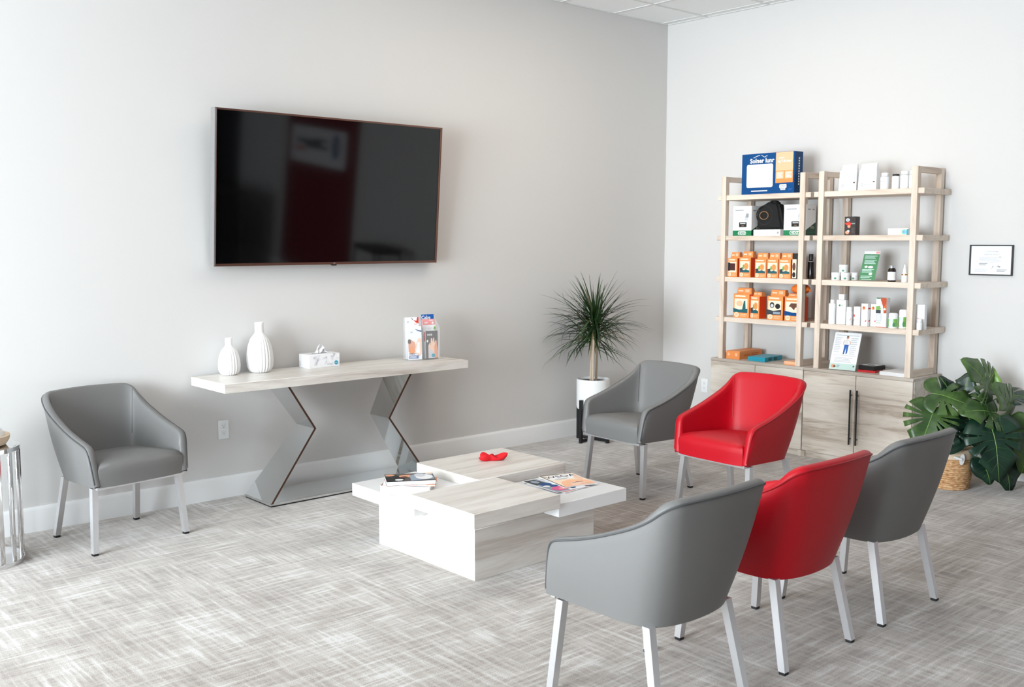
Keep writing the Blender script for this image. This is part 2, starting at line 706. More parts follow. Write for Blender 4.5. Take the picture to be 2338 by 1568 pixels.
for k, (a, b) in enumerate(FILL_PANELS):
    x1, x0, y1, y0 = xs[a] - .008, xs[a + 1] + .008, ys[b] - .008, ys[b + 2] + .008
    t = thing('ceiling_light', 'recessed flat LED panel in the white tile ceiling outside the picture', 'ceiling light',
              ((x0 + x1) / 2, (y0 + y1) / 2, ZC), 0, 'LED panels in the ceiling')
    w, h = (x1 - x0) / 2, (y1 - y0) / 2
    MB().box(-w, w, -h, -h + .02, 0, .018, TEE).box(-w, w, h - .02, h, 0, .018, TEE).box(-w, -w + .02, -h + .02, h - .02, 0, .018, TEE).box(w - .02, w, -h + .02, h - .02, 0, .018, TEE).build('frame', t, 0)
    MB().box(-w + .02, w - .02, -h + .02, h - .02, .006, .016, FILLGLOW).build('diffuser', t, 0)


# ================================================================== television
tv = thing('television', 'large flat black television with thin bronze bezel on the wall', 'television', (-3.43, -.08, 1.445))
tv.rotation_euler = (R(4.9), 0, 0)
w, h = .8355, .938
fr = MB()
fr.box(-w + .012, w - .012, -.004, .008, 0, .016, TVBEZ).box(-w + .012, w - .012, -.004, .008, h - .011, h, TVBEZ)
fr.box(-w, -w + .012, -.004, .008, 0, h, TVBEZ).box(w - .012, w, -.004, .008, 0, h, TVBEZ)
fr.build('bezel', tv, 0)
MB().box(-w - .003, -w, -.006, .05, 0, h, TVSIL).box(-w - .003, -w + .006, -.010, -.004, .004, h - .004, TVSIL).build('side_trim', tv, 0)
MB().box(w, w + .003, -.006, .05, 0, h, TVBEZ).build('side_trim', tv, 0)
MB().box(-w + .012, w - .012, -.001, .008, .016, h - .011, TVSCR).build('screen', tv, 0)
MB().rbox(-w + .004, w - .004, .008, .035, .004, h - .004, BLACK, .004, 1).rbox(-w + .15, w - .15, .035, .055, .05, h - .2, BLACK, .01, 2).build('back_cover', tv)
MB().rbox(-.014, .022, -.004, .02, -.008, .0, BLACK, .003, 1).build('sensor', tv)
art(tv, [('txt', 'GP', 0, .008, .013, TVSIL, 'CENTER', .02)], front(-.004), 'logo')
MB().box(-.25, .25, .05, .075, .25, .70, BLACKMET).box(-.06, .06, .05, .155, .40, .55, BLACKMET).build('wall_mount', tv, 0)

# ================================================================== console table and what stands on it
ct = thing('console_table', 'console table with pale wood top on zigzag mirrored legs', 'console table', (-3.515, -.25, 0))
Y0, Y1 = -.48 + .25, -.03 + .25
top_ = MB().rbox(-.893, .893, Y0, Y1, .730, .785, W_CONS, .002, 1).build('tabletop', ct)
top_.data.materials.append(W_COFFEE_Y)
for p in top_.data.polygons:
    if abs(p.normal.x) > .9:
        p.material_index = 1
yf = -.417 + .25
for s in (-1, 1):
    A = {'t': (s * .450, .730), 'k': (s * .270, .446), 'b': (s * .575, .020)}
    yb = {'t': -.13 + .25, 'k': -.20 + .25, 'b': -.085 + .25}
    leg = MB()
    trim = MB()
    for a, b in (('t', 'k'), ('k', 'b')):
        (xa, za), (xb, zb) = A[a], A[b]
        o = s * .012
        leg.hexa([(xb, yf, zb), (xb + o, yf, zb), (xb + o, yb[b], zb), (xb, yb[b], zb)],
                 [(xa, yf, za), (xa + o, yf, za), (xa + o, yb[a], za), (xa, yb[a], za)], MIRROR)
        trim.hexa([(xb - s * .001, yf - .003, zb), (xb + o + s * .001, yf - .003, zb), (xb + o + s * .001, yf - .0002, zb), (xb - s * .001, yf - .0002, zb)],
                  [(xa - s * .001, yf - .003, za), (xa + o + s * .001, yf - .003, za), (xa + o + s * .001, yf - .0002, za), (xa - s * .001, yf - .0002, za)], BRONZE)
    l = leg.build('leg', ct, 0)
    trim.build('edge_trim', l, 0)
bs = MB().box(-.59, .59, yf, -.08 + .25, .009, .022, MIRROR).build('base', ct, 0)
MB().box(-.585, .585, yf + .004, -.084 + .25, 0, .009, BLACK).build('plinth', bs, 0)


def vase(name, label, loc, H, Rm, n):
    prof = [(.62, 0), (.80, .03), (.96, .12), (1.0, .25), (.97, .38), (.88, .52), (.70, .66), (.48, .745), (.36, .78), (.335, .82), (.33, .90), (.345, .985), (.31, 1.0), (.26, .97)]

    def fl(t, k):
        z = prof[int(round(t * (len(prof) - 1)))][1]
        if z > .80:
            return 0
        amp = .085 * min(1, (.80 - z) / .15)
        return amp * (abs(math.sin(math.pi * (k % 6) / 6)) - .5)
    o = MB().lathe([(r * Rm, z * H) for r, z in prof], CERAMIC, n * 6, flute=fl).build(name, None, 50, loc)
    return tag(o, label, 'vase', 'ribbed white vases')


ZT = .785
vase('vase', 'small white ribbed ceramic vase at the end of the console table', (-4.195, -.105, ZT), .226, .064, 22)
vase('vase', 'tall white ribbed ceramic vase beside the tissue box', (-3.995, -.115, ZT), .312, .080, 24)

tb = thing('tissue_box', 'white marbled tissue box with a tissue pulled up', 'tissue box', (-3.572, -.115, ZT), R(2))
MB().rbox(-.116, .116, -.06, .06, 0, .088, MARBLE, .002, 1).build('carton', tb)
art(tb, [('ell', .088, .025, .014, .014, TEAL), ('txt', 'puffs', .088, .025, .009, PAPER), ('lines', .02, .012, .066, .026, 2, INKL)], front(-.06))
art(tb, [('ell', 0, 0, .06, .018, INKD)], top(.088), 'slot')
ti = MB()
vs, fs = [], []
for i in range(9):
    for j in range(7):
        u, v = i / 8 - .5, j / 6
        x = u * (.105 - .075 * v) + .022 * v + .012 * math.sin(v * 4 + i)
        y = .012 * math.sin(i * 2.1 + v * 3) * (.4 + v) + .006 * v
        z = v * (.050 + .012 * math.sin(i * 1.3)) - .004
        vs.append((x, y, .0885 + max(z, 0)))
for i in range(8):
    for j in range(6):
        fs.append((i * 7 + j, (i + 1) * 7 + j, (i + 1) * 7 + j + 1, i * 7 + j + 1))
ti.add(vs, fs, PAPER).build('tissue', tb, 60)


def holder(label, loc, rz):
    t = thing('brochure_holder', label, 'brochure holder', loc, rz, 'clear brochure holders on the console')
    MB().box(-.056, .056, -.05, -.048, .004, .215, ACRYL).build('front_pane', t, 0)
    MB().box(-.056, .056, .030, .032, .004, .29, ACRYL).build('back_pane', t, 0)
    for s in (-1, 1):
        MB().hexa([(s * .056, -.05, .004), (s * .058, -.05, .004), (s * .058, .032, .004), (s * .056, .032, .004)],
                  [(s * .056, -.05, .215), (s * .058, -.05, .215), (s * .058, .032, .29), (s * .056, .032, .29)], ACRYL).build('side_pane', t, 0)
    MB().box(-.06, .06, -.055, .055, 0, .004, ACRYL).build('foot', t, 0)
    return t


def brochure(label, loc, rz, hgt, prims, lean=0.05, wd=.1, m=PAPER, grp='brochures in the clear holders'):
    t = thing('brochure', label, 'brochure', loc, rz, grp)
    t.rotation_euler = (-lean, 0, rz)
    MB().box(-wd / 2, wd / 2, 0, .003, 0, hgt, m).build('sheet', t, 0)
    if prims:
        art(t, prims, front(0))
    return t


H1, H2 = (-2.897, -.215, ZT), (-2.772, -.235, ZT)
rz1, rz2 = R(-14), R(-8)
holder('clear acrylic brochure holder beside the tissue box, left of two', H1, rz1)
holder('clear acrylic brochure holder at the right end of the console table', H2, rz2)


def at(H, rz, y, z):
    return (H[0] - math.sin(rz) * y, H[1] + math.cos(rz) * y, H[2] + z)


brochure('white brochure with a massage photo in the left brochure holder', at(H1, rz1, -.042, .005), rz1, .228, [
    ('rect', -.05, 0, .05, .228, CARD),
    ('poly', [(-.048, .055), (-.048, .125), (-.03, .138), (.0, .12), (.006, .085), (-.01, .06), (-.03, .05)], SKIN),
    ('poly', [(.0, .05), (.004, .10), (.03, .15), (.048, .14), (.049, .04), (.03, .02)], SKIN2),
    ('ell', -.04, .125, .012, .017, BROWN), ('ell', -.022, .062, .022, .024, ORANGE), ('poly', [(.004, .05), (.02, .12), (.034, .12), (.036, .04)], CARD),
    ('rect', -.044, .008, .024, .03, BLUE), ('lines', -.04, .011, .02, .028, 3, CARD), ('lines', -.044, .034, .01, .046, 2, NAVY),
    ('poly', [(.0, .212), (.02, .196), (.05, .188), (.05, .198), (.03, .201)], NAVY), ('lines', -.03, .182, -.012, .194, 2, INKG)])
brochure('white brochure with a red swoosh behind the massage brochure', at(H1, rz1, .004, .005), rz1, .287, [
    ('poly', [(.012, .268), (.03, .25), (.049, .243), (.049, .287), (.04, .287), (.034, .262)], REDI),
    ('poly', [(-.006, .284), (.006, .276), (.01, .266), (.002, .272)], INKD), ('lines', -.035, .248, -.02, .26, 2, INKG), ('lines', .016, .235, .046, .244, 2, PINK)])
brochure('blue brochure standing tallest in the right brochure holder', at(H2, rz2, .018, .005), rz2, .302, [
    ('rect', -.05, .20, .05, .302, BLUE), ('txt', 'Cabe', -.012, .280, .034, PAPER, 'CENTER', .02)], 0.03)
brochure('pink brochure in front of the blue one on the console', at(H2, rz2, .006, .005), rz2, .270, [
    ('rect', -.05, .12, .05, .270, PINK), ('lines', -.03, .238, .0, .252, 2, PAPER), ('ell', .034, .243, .008, .008, PAPER), ('lines', .006, .255, .045, .265, 2, PAPER)], 0.03)
brochure('white brochure with a leaf print between pink and charcoal brochures', at(H2, rz2, -.008, .005), rz2, .230, [
    ('rect', -.05, .12, .05, .23, CARD), ('poly', [(.03, .205), (.045, .225), (.05, .205), (.046, .19)], GREENL), ('lines', -.01, .198, .018, .212, 2, INKL)], 0.03)
brochure('orange red brochure peeking out behind the charcoal brochure', at(H2, rz2, -.020, .005), rz2, .186, [
    ('rect', -.05, .12, .056, .186, REDI), ('ell', .042, .155, .009, .012, BLUEGREY)], 0.03, .106)
brochure('charcoal brochure with a raised hand photo in the right holder', at(H2, rz2, -.042, .005), rz2, .192, [
    ('rect', -.05, 0, .046, .192, CHARC),
    ('poly', [(-.03, .004), (-.03, .09), (-.018, .112), (-.014, .09), (-.008, .14), (0, .142), (.004, .115), (.010, .145), (.017, .14), (.018, .108), (.03, .128), (.036, .12), (.042, .06), (.044, .004)], SKIN2),
    ('poly', [(.018, .004), (.016, .08), (.03, .122), (.036, .115), (.044, .05), (.044, .004)], SKIN),
    ('poly', [(-.028, .004), (-.028, .088), (-.012, .06), (.012, .05), (.014, .004)], INKL),
    ('txt', 'ooa', -.018, .168, .026, PAPER, 'CENTER', .02), ('ell', -.036, .122, .007, .009, PAPER), ('ell', .008, .022, .014, .013, TEAL)], 0.03)

# ================================================================== coffee table
cf = thing('coffee_table', 'low square coffee table of limed wood with offset white shelves', 'coffee table', (-3.60, -1.85, 0))
ox, oy = 3.60, 1.85


def end_grain(o, m2):                 # veneer on the short ends runs across
    o.data.materials.append(m2)
    for p in o.data.polygons:
        if abs(p.normal.x) > .9:
            p.material_index = 1
    return o


def cfb(x0, x1, y0, y1, z0, z1, m, name):
    o = MB().rbox(x0 + ox, x1 + ox, y0 + oy, y1 + oy, z0, z1, m, .0015, 1).build(name, cf)
    return end_grain(o, W_COFFEE_Y) if m == W_COFFEE else o


cfb(-4.02, -3.215, -2.25, -1.45, 0, .2475, W_COFFEE, 'base')
cfb(-4.02, -3.578, -2.25, -1.8795, .2475, .298, W_COFFEE, 'riser')
cfb(-3.681, -3.215, -1.8765, -1.45, .2475, .298, W_COFFEE, 'riser')
cfb(-4.122, -3.577, -2.372, -1.879, .298, .366, W_COFFEE, 'wood_slab')
cfb(-3.682, -3.057, -1.877, -1.327, .298, .366, W_COFFEE, 'wood_slab')
cfb(-4.098, -3.684, -1.876, -1.316, .248, .315, WHITE_LAC, 'white_shelf')
cfb(-3.574, -3.083, -2.357, -1.880, .248, .315, WHITE_LAC, 'white_shelf')


def book(name, label, cat, loc, rz, sx, sy, th, cover, prims, group=None):
    t = thing(name, label, cat, loc, rz, group)
    MB().box(-sx / 2 + .002, sx / 2 - .002, -sy / 2 + .001, sy / 2 - .002, .0012, th - .0012, PAPER).build('pages', t, 0)
    MB().box(-sx / 2, sx / 2, -sy / 2, sy / 2, 0, .0012, cover).build('back_cover', t, 0)
    c = MB().box(-sx / 2, sx / 2, -sy / 2, sy / 2, th - .0012, th, cover).build('front_cover', t, 0)
    if prims:
        art(t, prims, top(th), 'cover_print')
    return t


g = 'books on the left white shelf'
book('book', 'white book with pale cover at the bottom of the stack on the white shelf', 'book', (-3.908, -1.572, .3155), R(-50), .265, .19, .020, PAPER,
     [('poly', [(-.13, -.094), (.13, -.094), (.13, -.088), (-.13, -.075)], NAVY), ('poly', [(-.131, -.07), (-.131, .06), (-.122, .06), (-.122, -.07)], INKB)], g)
book('book', 'thin peach covered book in the middle of the stack', 'book', (-3.905, -1.575, .3358), R(-40), .275, .18, .006, SKIN,
     [('rect', -.135, -.088, .09, .088, CARD), ('rect', .09, -.088, .136, .088, SKIN)], g)
book('book', 'thick book with a dark photo cover on top of the stack', 'book', (-3.909, -1.578, .3420), R(-30), .255, .170, .022, INKB,
     [('rect', -.125, -.083, .125, .083, CHARC), ('poly', [(-.125, -.083), (-.125, .02), (-.07, .06), (-.02, .0), (-.04, -.083)], INKB),
      ('ell', -.100, .055, .025, .020, SKIN), ('ell', -.01, .025, .045, .028, SKIN), ('poly', [(.0, -.083), (.0, .03), (.05, .082), (.12, .082), (.125, -.06)], BLUEGREY),
      ('ell', .075, -.005, .045, .055, CARD), ('ell', .055, .03, .03, .035, INKL), ('ell', -.06, -.055, .022, .018, CARD), ('ell', -.03, .0, .02, .02, BROWN), ('rect', .09, .05, .125, .083, CREAM)], g)

g = 'magazines on the right white shelf'


def magazine(label, loc, rz, sx, sy, th, prims):
    t = thing('magazine', label, 'magazine', loc, rz, g)
    MB().box(-sx / 2, sx / 2, -sy / 2, sy / 2, 0, th * .8, PAPER).build('pages', t, 0)
    MB().box(-sx / 2 - .001, sx / 2, -sy / 2 - .001, sy / 2 + .001, th * .8, th, CARD).build('front_cover', t, 0)
    art(t, prims, top(th), 'cover_print')
    return t


magazine('white magazine lying lowest on the right white shelf', (-3.318, -2.085, .3155), R(6), .20, .27, .004, [
    ('rect', -.095, -.13, .095, -.06, PINK), ('lines', -.08, -.05, .08, .12, 6, INKL)])
magazine('magazine with blue and pink patterned cover on the right white shelf', (-3.328, -2.070, .3198), R(-4), .20, .285, .004, [
    ('rect', -.098, -.14, -.01, .14, BLUEGREY), ('poly', [(-.098, .03), (-.098, .14), (-.03, .14), (-.02, .04)], INKD), ('ell', -.06, .09, .02, .03, BLUEGREY), ('ell', -.045, .02, .035, .03, NAVY),
    ('poly', [(-.09, -.08), (-.03, -.03), (.01, -.06), (-.01, -.12), (-.07, -.13)], MAGENTA), ('ell', -.03, -.03, .03, .02, NAVY), ('ell', -.02, -.1, .03, .02, PINK), ('ell', .03, -.115, .016, .012, NAVY),
    ('lines', .0, .02, .09, .13, 5, INKL), ('ell', -.07, -.02, .02, .018, CARD), ('lines', .05, -.12, .09, -.06, 3, BLUE)])
magazine('magazine with lettering and a peach portrait cover, uppermost on the shelf', (-3.222, -2.062, .3242), R(-14), .205, .275, .004, [
    ('rect', -.098, -.133, .098, .133, CREAM), ('rect', -.085, .02, .085, .12, CARD), ('poly', [(-.098, -.133), (-.06, -.03), (.0, .0), (.06, -.02), (.098, -.06), (.098, -.133)], PEACH),
    ('poly', [(-.05, -.13), (-.02, -.06), (.05, -.055), (.09, -.13)], SKIN2), ('poly', [(-.03, -.075), (.02, -.06), (.06, -.065), (.05, -.072), (.02, -.070)], BROWN), ('poly', [(.0, -.11), (.05, -.1), (.085, -.11), (.05, -.115)], SKIN), ('poly', [(.05, .02), (.09, .1), (.098, .0), (.07, -.03)], SKIN2),
    ('txt', 'WSOA', .0, .082, .062, INKB), ('lines', -.06, .02, .03, .042, 2, INKL), ('rect', -.098, .127, .098, .133, CHARC), ('rect', -.101, -.133, -.096, .133, CHARC)])

# red sculpted dish
mb = MB()
vs, fs = [], []
nA = 28
for i, (k, z) in enumerate([(.62, 0), (.80, .004), (.96, .017), (1.0, .026), (.90, .030), (.72, .022), (.40, .017), (0.02, .016)]):
    for a in range(nA):
        th = 2 * math.pi * a / nA
        r = (.052 + .017 * math.cos(2 * th) + .010 * math.cos(3 * th + .6) + .006 * math.cos(5 * th)) * k
        zz = z * (1 + .35 * math.sin(3 * th + 1) + .15 * math.cos(5 * th))
        vs.append((1.15 * r * math.cos(th), .8 * r * math.sin(th), zz))
for i in range(7):
    for a in range(nA):
        b = (a + 1) % nA
        fs.append((i * nA + a, i * nA + b, (i + 1) * nA + b, (i + 1) * nA + a))
fs.append(tuple(reversed(range(nA))))
fs.append(tuple(range(7 * nA, 8 * nA)))
dish = thing('trinket_dish', 'small bright red wavy dish on the wooden coffee table slab', 'dish', (-3.330, -1.555, .3662), R(-35))
mb.add(vs, fs, mat('red_flocked', (206, 12, 26), 0.75)).build('bowl', dish, 60)
MB().tube([(-.012, -.02, .018), (.002, .0, .030), (.012, .03, .026)], [.006, .009, .006], MATS['red_flocked'], 10).build('ridge', dish)


# ================================================================== armchairs
def catmull(P, n):
    out = []
    m = len(P)
    for i in range(m - 1):
        p0, p1, p2, p3 = P[max(i - 1, 0)], P[i], P[i + 1], P[min(i + 2, m - 1)]
        for k in range(n):
            t = k / n
            out.append(tuple(0.5 * ((2 * b) + (-a + c) * t + (2 * a - 5 * b + 4 * c - d) * t * t + (-a + 3 * b - 3 * c + d) * t ** 3)
                             for a, b, c, d in zip(p0, p1, p2, p3)))
    out.append(tuple(P[-1]))
    return out


# stations from the front of one arm to the middle of the back: bottom point, top point (front = -y)
ST = [((0.262, -0.264, 0.352), (0.263, -0.264, 0.36)),
      ((0.262, -0.258, 0.352), (0.268, -0.255, 0.42)),
      ((0.262, -0.25, 0.352), (0.273, -0.245, 0.48)),
      ((0.262, -0.24, 0.352), (0.278, -0.234, 0.525)),
      ((0.261, -0.225, 0.352), (0.282, -0.215, 0.553)),
      ((0.26, -0.2, 0.352), (0.286, -0.175, 0.568)),
      ((0.257, -0.14, 0.35), (0.29, -0.09, 0.59)),
      ((0.254, -0.06, 0.348), (0.292, 0.0, 0.618)),
      ((0.249, 0.03, 0.345), (0.293, 0.09, 0.652)),
      ((0.24, 0.09, 0.342), (0.292, 0.16, 0.682)),
      ((0.222, 0.14, 0.339), (0.289, 0.22, 0.716)),
      ((0.19, 0.175, 0.336), (0.276, 0.268, 0.754)),
      ((0.15, 0.195, 0.335), (0.245, 0.298, 0.773)),
      ((0.105, 0.206, 0.334), (0.2, 0.312, 0.778)),
      ((0.05, 0.212, 0.333), (0.1, 0.325, 0.781)),
      ((0, 0.214, 0.333), (0, 0.33, 0.782))]


def make_chair(label, loc, rz):
    t = thing('armchair', label, 'chair', loc, rz, 'tub armchairs around the coffee table')
    half = [b + (tp[0] * (1 - .05 * max(0, min(1, (tp[1] + .2) / .4))),) + tp[1:] for b, tp in ST]
    full = half + [(-a[0], a[1], a[2], -a[3], a[4], a[5]) for a in reversed(half[:-1])]
    cols = catmull(full, 4)
    nc, nr = len(cols), 11
    G = []
    for c in cols:
        b, tp = Vector(c[:3]), Vector(c[3:])
        col = []
        for r in range(nr):
            v = r / (nr - 1)
            p = b.lerp(tp, v)
            # fuller just under the rim, slightly hollow below
            n2 = Vector((p.x, p.y, 0)).normalized()
            p += n2 * (.010 * math.sin(math.pi * v) * min(1, (tp - b).length / .2))
            col.append(p)
        G.append(col)
    # panel normals, taken from the smooth lower curve so that they turn evenly round the tub
    Nn = []
    for i in range(nc):
        du = G[min(i + 3, nc - 1)][1] - G[max(i - 3, 0)][1]
        col = []
        for r in range(nr):
            dv = G[min(max(i, 8), nc - 9)][min(r + 1, nr - 1)] - G[min(max(i, 8), nc - 9)][max(r - 1, 0)]
            n = dv.cross(du)
            n.normalize()
            if n.x * G[i][r].x + n.y * G[i][r].y < 0:
                n = -n
            col.append(n)
        Nn.append(col)
    th = .040
    rows = []
    RD = []
    for i in range(nc):
        path = [G[i][r] for r in range(nr)]
        tpt, n = G[i][-1], Nn[i][-1]
        tg = G[min(i + 1, nc - 1)][-1] - G[max(i - 1, 0)][-1]
        dv = n.cross(tg).normalized()
        if dv.z - dv.y < 0:
            dv = -dv
        RD.append(dv)
        for k in range(1, 6):
            a = math.pi * k / 6
            path.append(tpt - n * (th / 2) * (1 - math.cos(a)) + dv * (.011 * math.sin(a)))
        for r in range(nr - 1, -1, -1):
            tt = th + .012 * math.sin(math.pi * r / (nr - 1)) * min(1, (G[i][-1] - G[i][0]).length / .2)
            path.append(G[i][r] - Nn[i][r] * tt)
        rows.append(path)
    npth = len(rows[0])

    nt2 = len(rows)
    vs = [p for path in rows for p in path]
    fs = []
    for i in range(nt2 - 1):
        for k in range(npth):
            k2 = (k + 1) % npth
            fs.append((i * npth + k, (i + 1) * npth + k, (i + 1) * npth + k2, i * npth + k2))
    for i in (0, nt2 - 1):
        for k in range(npth // 2):
            a, b, c, d = i * npth + k, i * npth + k + 1, i * npth + npth - 2 - k, i * npth + npth - 1 - k
            if b < c:
                fs.append((a, b, c, d))
            elif b == c:
                fs.append((a, b, d))
    sh = MB().add(vs, fs, GREY).build('backrest', t, 50)
    # piping on the outer edge of the rim and down the arm fronts
    path = []
    for i in range(nc):
        if 0 < i < nc - 1:
            path.append(G[i][-1] + Nn[i][-1] * .0005 + RD[i] * .002)
    MB().tube(path, .0042, GREYP, 6).build('piping', sh)
    for i in (int(nc * .37), nc - 1 - int(nc * .37)):
        pts = [G[i][r] - Nn[i][r] * (th + .012 * math.sin(math.pi * r / (nr - 1)) + .0002) for r in range(4, nr)]
        MB().tube(pts, .0022, GREYP, 5).build('seam', sh)
    # seat cushion, horseshoe in plan
    outl = []
    for i in range(4, nc - 4, 2):
        p = G[i][1] - Nn[i][1] * .030
        outl.append((p.x, p.y))
    fx = outl[0][0]
    for k in range(9):
        u = k / 8
        x = -fx + 2 * fx * u
        outl.append((x * 1.0, -.262 - .016 * (1 - (2 * u - 1) ** 4)))
    cx, cy = 0, -.03
    layers = [(1.0, .350), (1.0, .385), (1.012, .415), (1.008, .440), (.975, .459), (.92, .470), (.80, .478), (.5, .485), (.2, .487)]
    vs, fs = [], []
    n = len(outl)
    for s, z in layers:
        for x, y in outl:
            back = max(0, min(1, (y + .26) / .46))
            vs.append((cx + (x - cx) * s, cy + (y - cy) * s, z - .022 * back * (1 if z > .4 else 0)))
    for i in range(len(layers) - 1):
        for k in range(n):
            k2 = (k + 1) % n
            fs.append((i * n + k, i * n + k2, (i + 1) * n + k2, (i + 1) * n + k))
    fs.append(tuple(reversed(range(n))))
    fs.append(tuple(range((len(layers) - 1) * n, len(layers) * n)))
    MB().add(vs, fs, GREY).build('seat', t, 60)
    # under-seat frame
    MB().box(-.245, .245, -.258, -.238, .338, .3525, ALU).box(-.215, -.195, -.238, .14, .345, .36, ALU).box(.195, .215, -.238, .14, .345, .36, ALU).box(-.195, .195, .12, .14, .345, .36, ALU).build('seat_frame', t, 0)
    for s in (-1, 1):
        for (xt, yt, xb, yb) in ((.238, -.205, .260, -.235), (.205, .165, .232, .235)):
            lg = MB()
            a, b2 = .0155, .0145
            z0, z1 = .012, .342

            def sq(x, y, h_, z):
                return [(x - h_, y - h_, z), (x + h_, y - h_, z), (x + h_, y + h_, z), (x - h_, y + h_, z)]
            lg.hexa(sq(s * xb, yb, b2, z0), sq(s * xt, yt, a, z1), ALU)
            l = lg.build('leg', t, 0)
            MB().hexa(sq(s * xb, yb, .0125, 0), sq(s * xb, yb, .0135, .012), RUBBER).build('foot_cap', l, 0)
    return t


REDMAP = {}


def to_red(me):
    if me.name not in REDMAP:
        c = me.copy()
        for i, m in enumerate(c.materials):
            if m == GREY:
                c.materials[i] = RED
            elif m == GREYP:
                c.materials[i] = REDP
        REDMAP[me.name] = c
    return REDMAP[me.name]


ch = make_chair('grey leather armchair standing alone under the television wall at the left', (-5.003, -.397, 0), R(8.3))
copy_tree(ch, (-2.033, -1.522, 0), R(-93), 'grey leather armchair in front of the potted palm, beside the red one')
copy_tree(ch, (-2.070, -2.326, 0), R(-92.5), 'red leather armchair facing the coffee table in front of the cabinets', to_red)
copy_tree(ch, (-4.295, -3.572, 0), R(180), 'nearest grey leather armchair seen from behind, cut off by the picture edge')
copy_tree(ch, (-3.583, -3.570, 0), R(180), 'red leather armchair seen from behind between two grey ones', to_red)
copy_tree(ch, (-2.868, -3.570, 0), R(180), 'grey leather armchair seen from behind, close to the monstera plant')


# ================================================================== cabinets and shelf units
def cabinet(label, yc):
    t = thing('cabinet', label, 'cabinet', (-.22, yc, 0), R(-90), 'low cabinets under the shelves')
    w = .4245                                # local x along the wall, front = -y at -.20
    MB().box(-w, w, -.178, .205, .045, .645, W_CAB).build('carcass', t, 0)
    MB().rbox(-w, w, -.200, .205, .645, .667, W_CABTOP, .0015, 1).build('worktop', t)
    MB().box(-w, w, -.185, .2, .0, .045, W_CAB).build('plinth', t, 0)
    for s in (-1, 1):
        MB().box(s * w - (.028 if s > 0 else 0), s * w + (0 if s > 0 else .028), -.199, -.185, 0, .044, W_CAB).build('foot', t, 0)
    for s in (-1, 1):
        x0, x1 = (-w + .003, -.0025) if s < 0 else (.0025, w - .003)
        d = MB().rbox(x0, x1, -.1995, -.1785, .047, .6435, W_CAB, .0015, 1).build('door', t)
        hx = s * .026
        hh = MB()
        hh.tube([(hx, -.224, .150), (hx, -.224, .545)], .0062, HANDLE, 10)
        hh.tube([(hx, -.224, .19), (hx, -.199, .19)], .004, HANDLE, 8)
        hh.tube([(hx, -.224, .505), (hx, -.199, .505)], .004, HANDLE, 8)
        hh.build('handle', d)
    return t


cabinet('washed oak two door cabinet behind the red armchair, under the orange boxes', -1.2725)
cabinet('washed oak two door cabinet with black bar handles beside the monstera', -2.1235)
MATS['chrome'].name = 'chrome'


def shelf_unit(label, y1, y0):
    yc = (y1 + y0) / 2
    t = thing('shelf_unit', label, 'shelf', (-.20, yc, .667), R(-90), 'open shelf units on the cabinets')
    w = (y1 - y0) / 2
    zb, zt = 0.0, 2.098 - .667
    for s in (-1, 1):
        for ya, yb in ((-.200, -.155), (.135, .180)):
            MB().rbox(min(s * w, s * (w - .043)), max(s * w, s * (w - .043)), ya, yb, zb, zt, W_POST, .0015, 1).build('post', t)
        xa, xb = min(s * w, s * (w - .043)), max(s * w, s * (w - .043))
        MB().rbox(xa + .001, xb - .001, -.155, .135, zt - .040, zt - .0005, W_RAIL, .0015, 1).build('top_rail', t)
        MB().rbox(xa + .001, xb - .001, -.155, .135, .0005, .042, W_RAIL, .0015, 1).build('base_rail', t)
    for z in (1.953, 1.638, 1.316, .998):
        MB().rbox(-w - .043, w + .043, -.188, .192, z - .667 - .038, z - .667, W_SHELF, .0015, 1).build('shelf', t)
    return t


shelf_unit('pale oak open shelf unit holding the navy box and the orange packs', -.905, -1.654)
shelf_unit('pale oak open shelf unit holding white bottles and jars', -1.766, -2.513)


# ------------------------------------------------------------------ shelf goods (local front = -y, turned to face the room)
RZ = R(-90)
SH = {1: 1.953, 2: 1.638, 3: 1.316, 4: .998, 0: .667}


def loc_of(x, y, s):
    return (x, y, SH[s])


def carton(name, label, cat, x, y, s, w, d, h, m, prims=None, side=None, rz=RZ, group=None, side_m=None):
    t = thing(name, label, cat, loc_of(x, y, s), rz, group)
    MB().rbox(-w / 2, w / 2, 0, d, 0, h, m, .0012, 1).build('carton', t)
    if prims:
        art(t, prims, front(0))
    if side:
        art(t, side, right(w / 2), 'side_print')
    return t


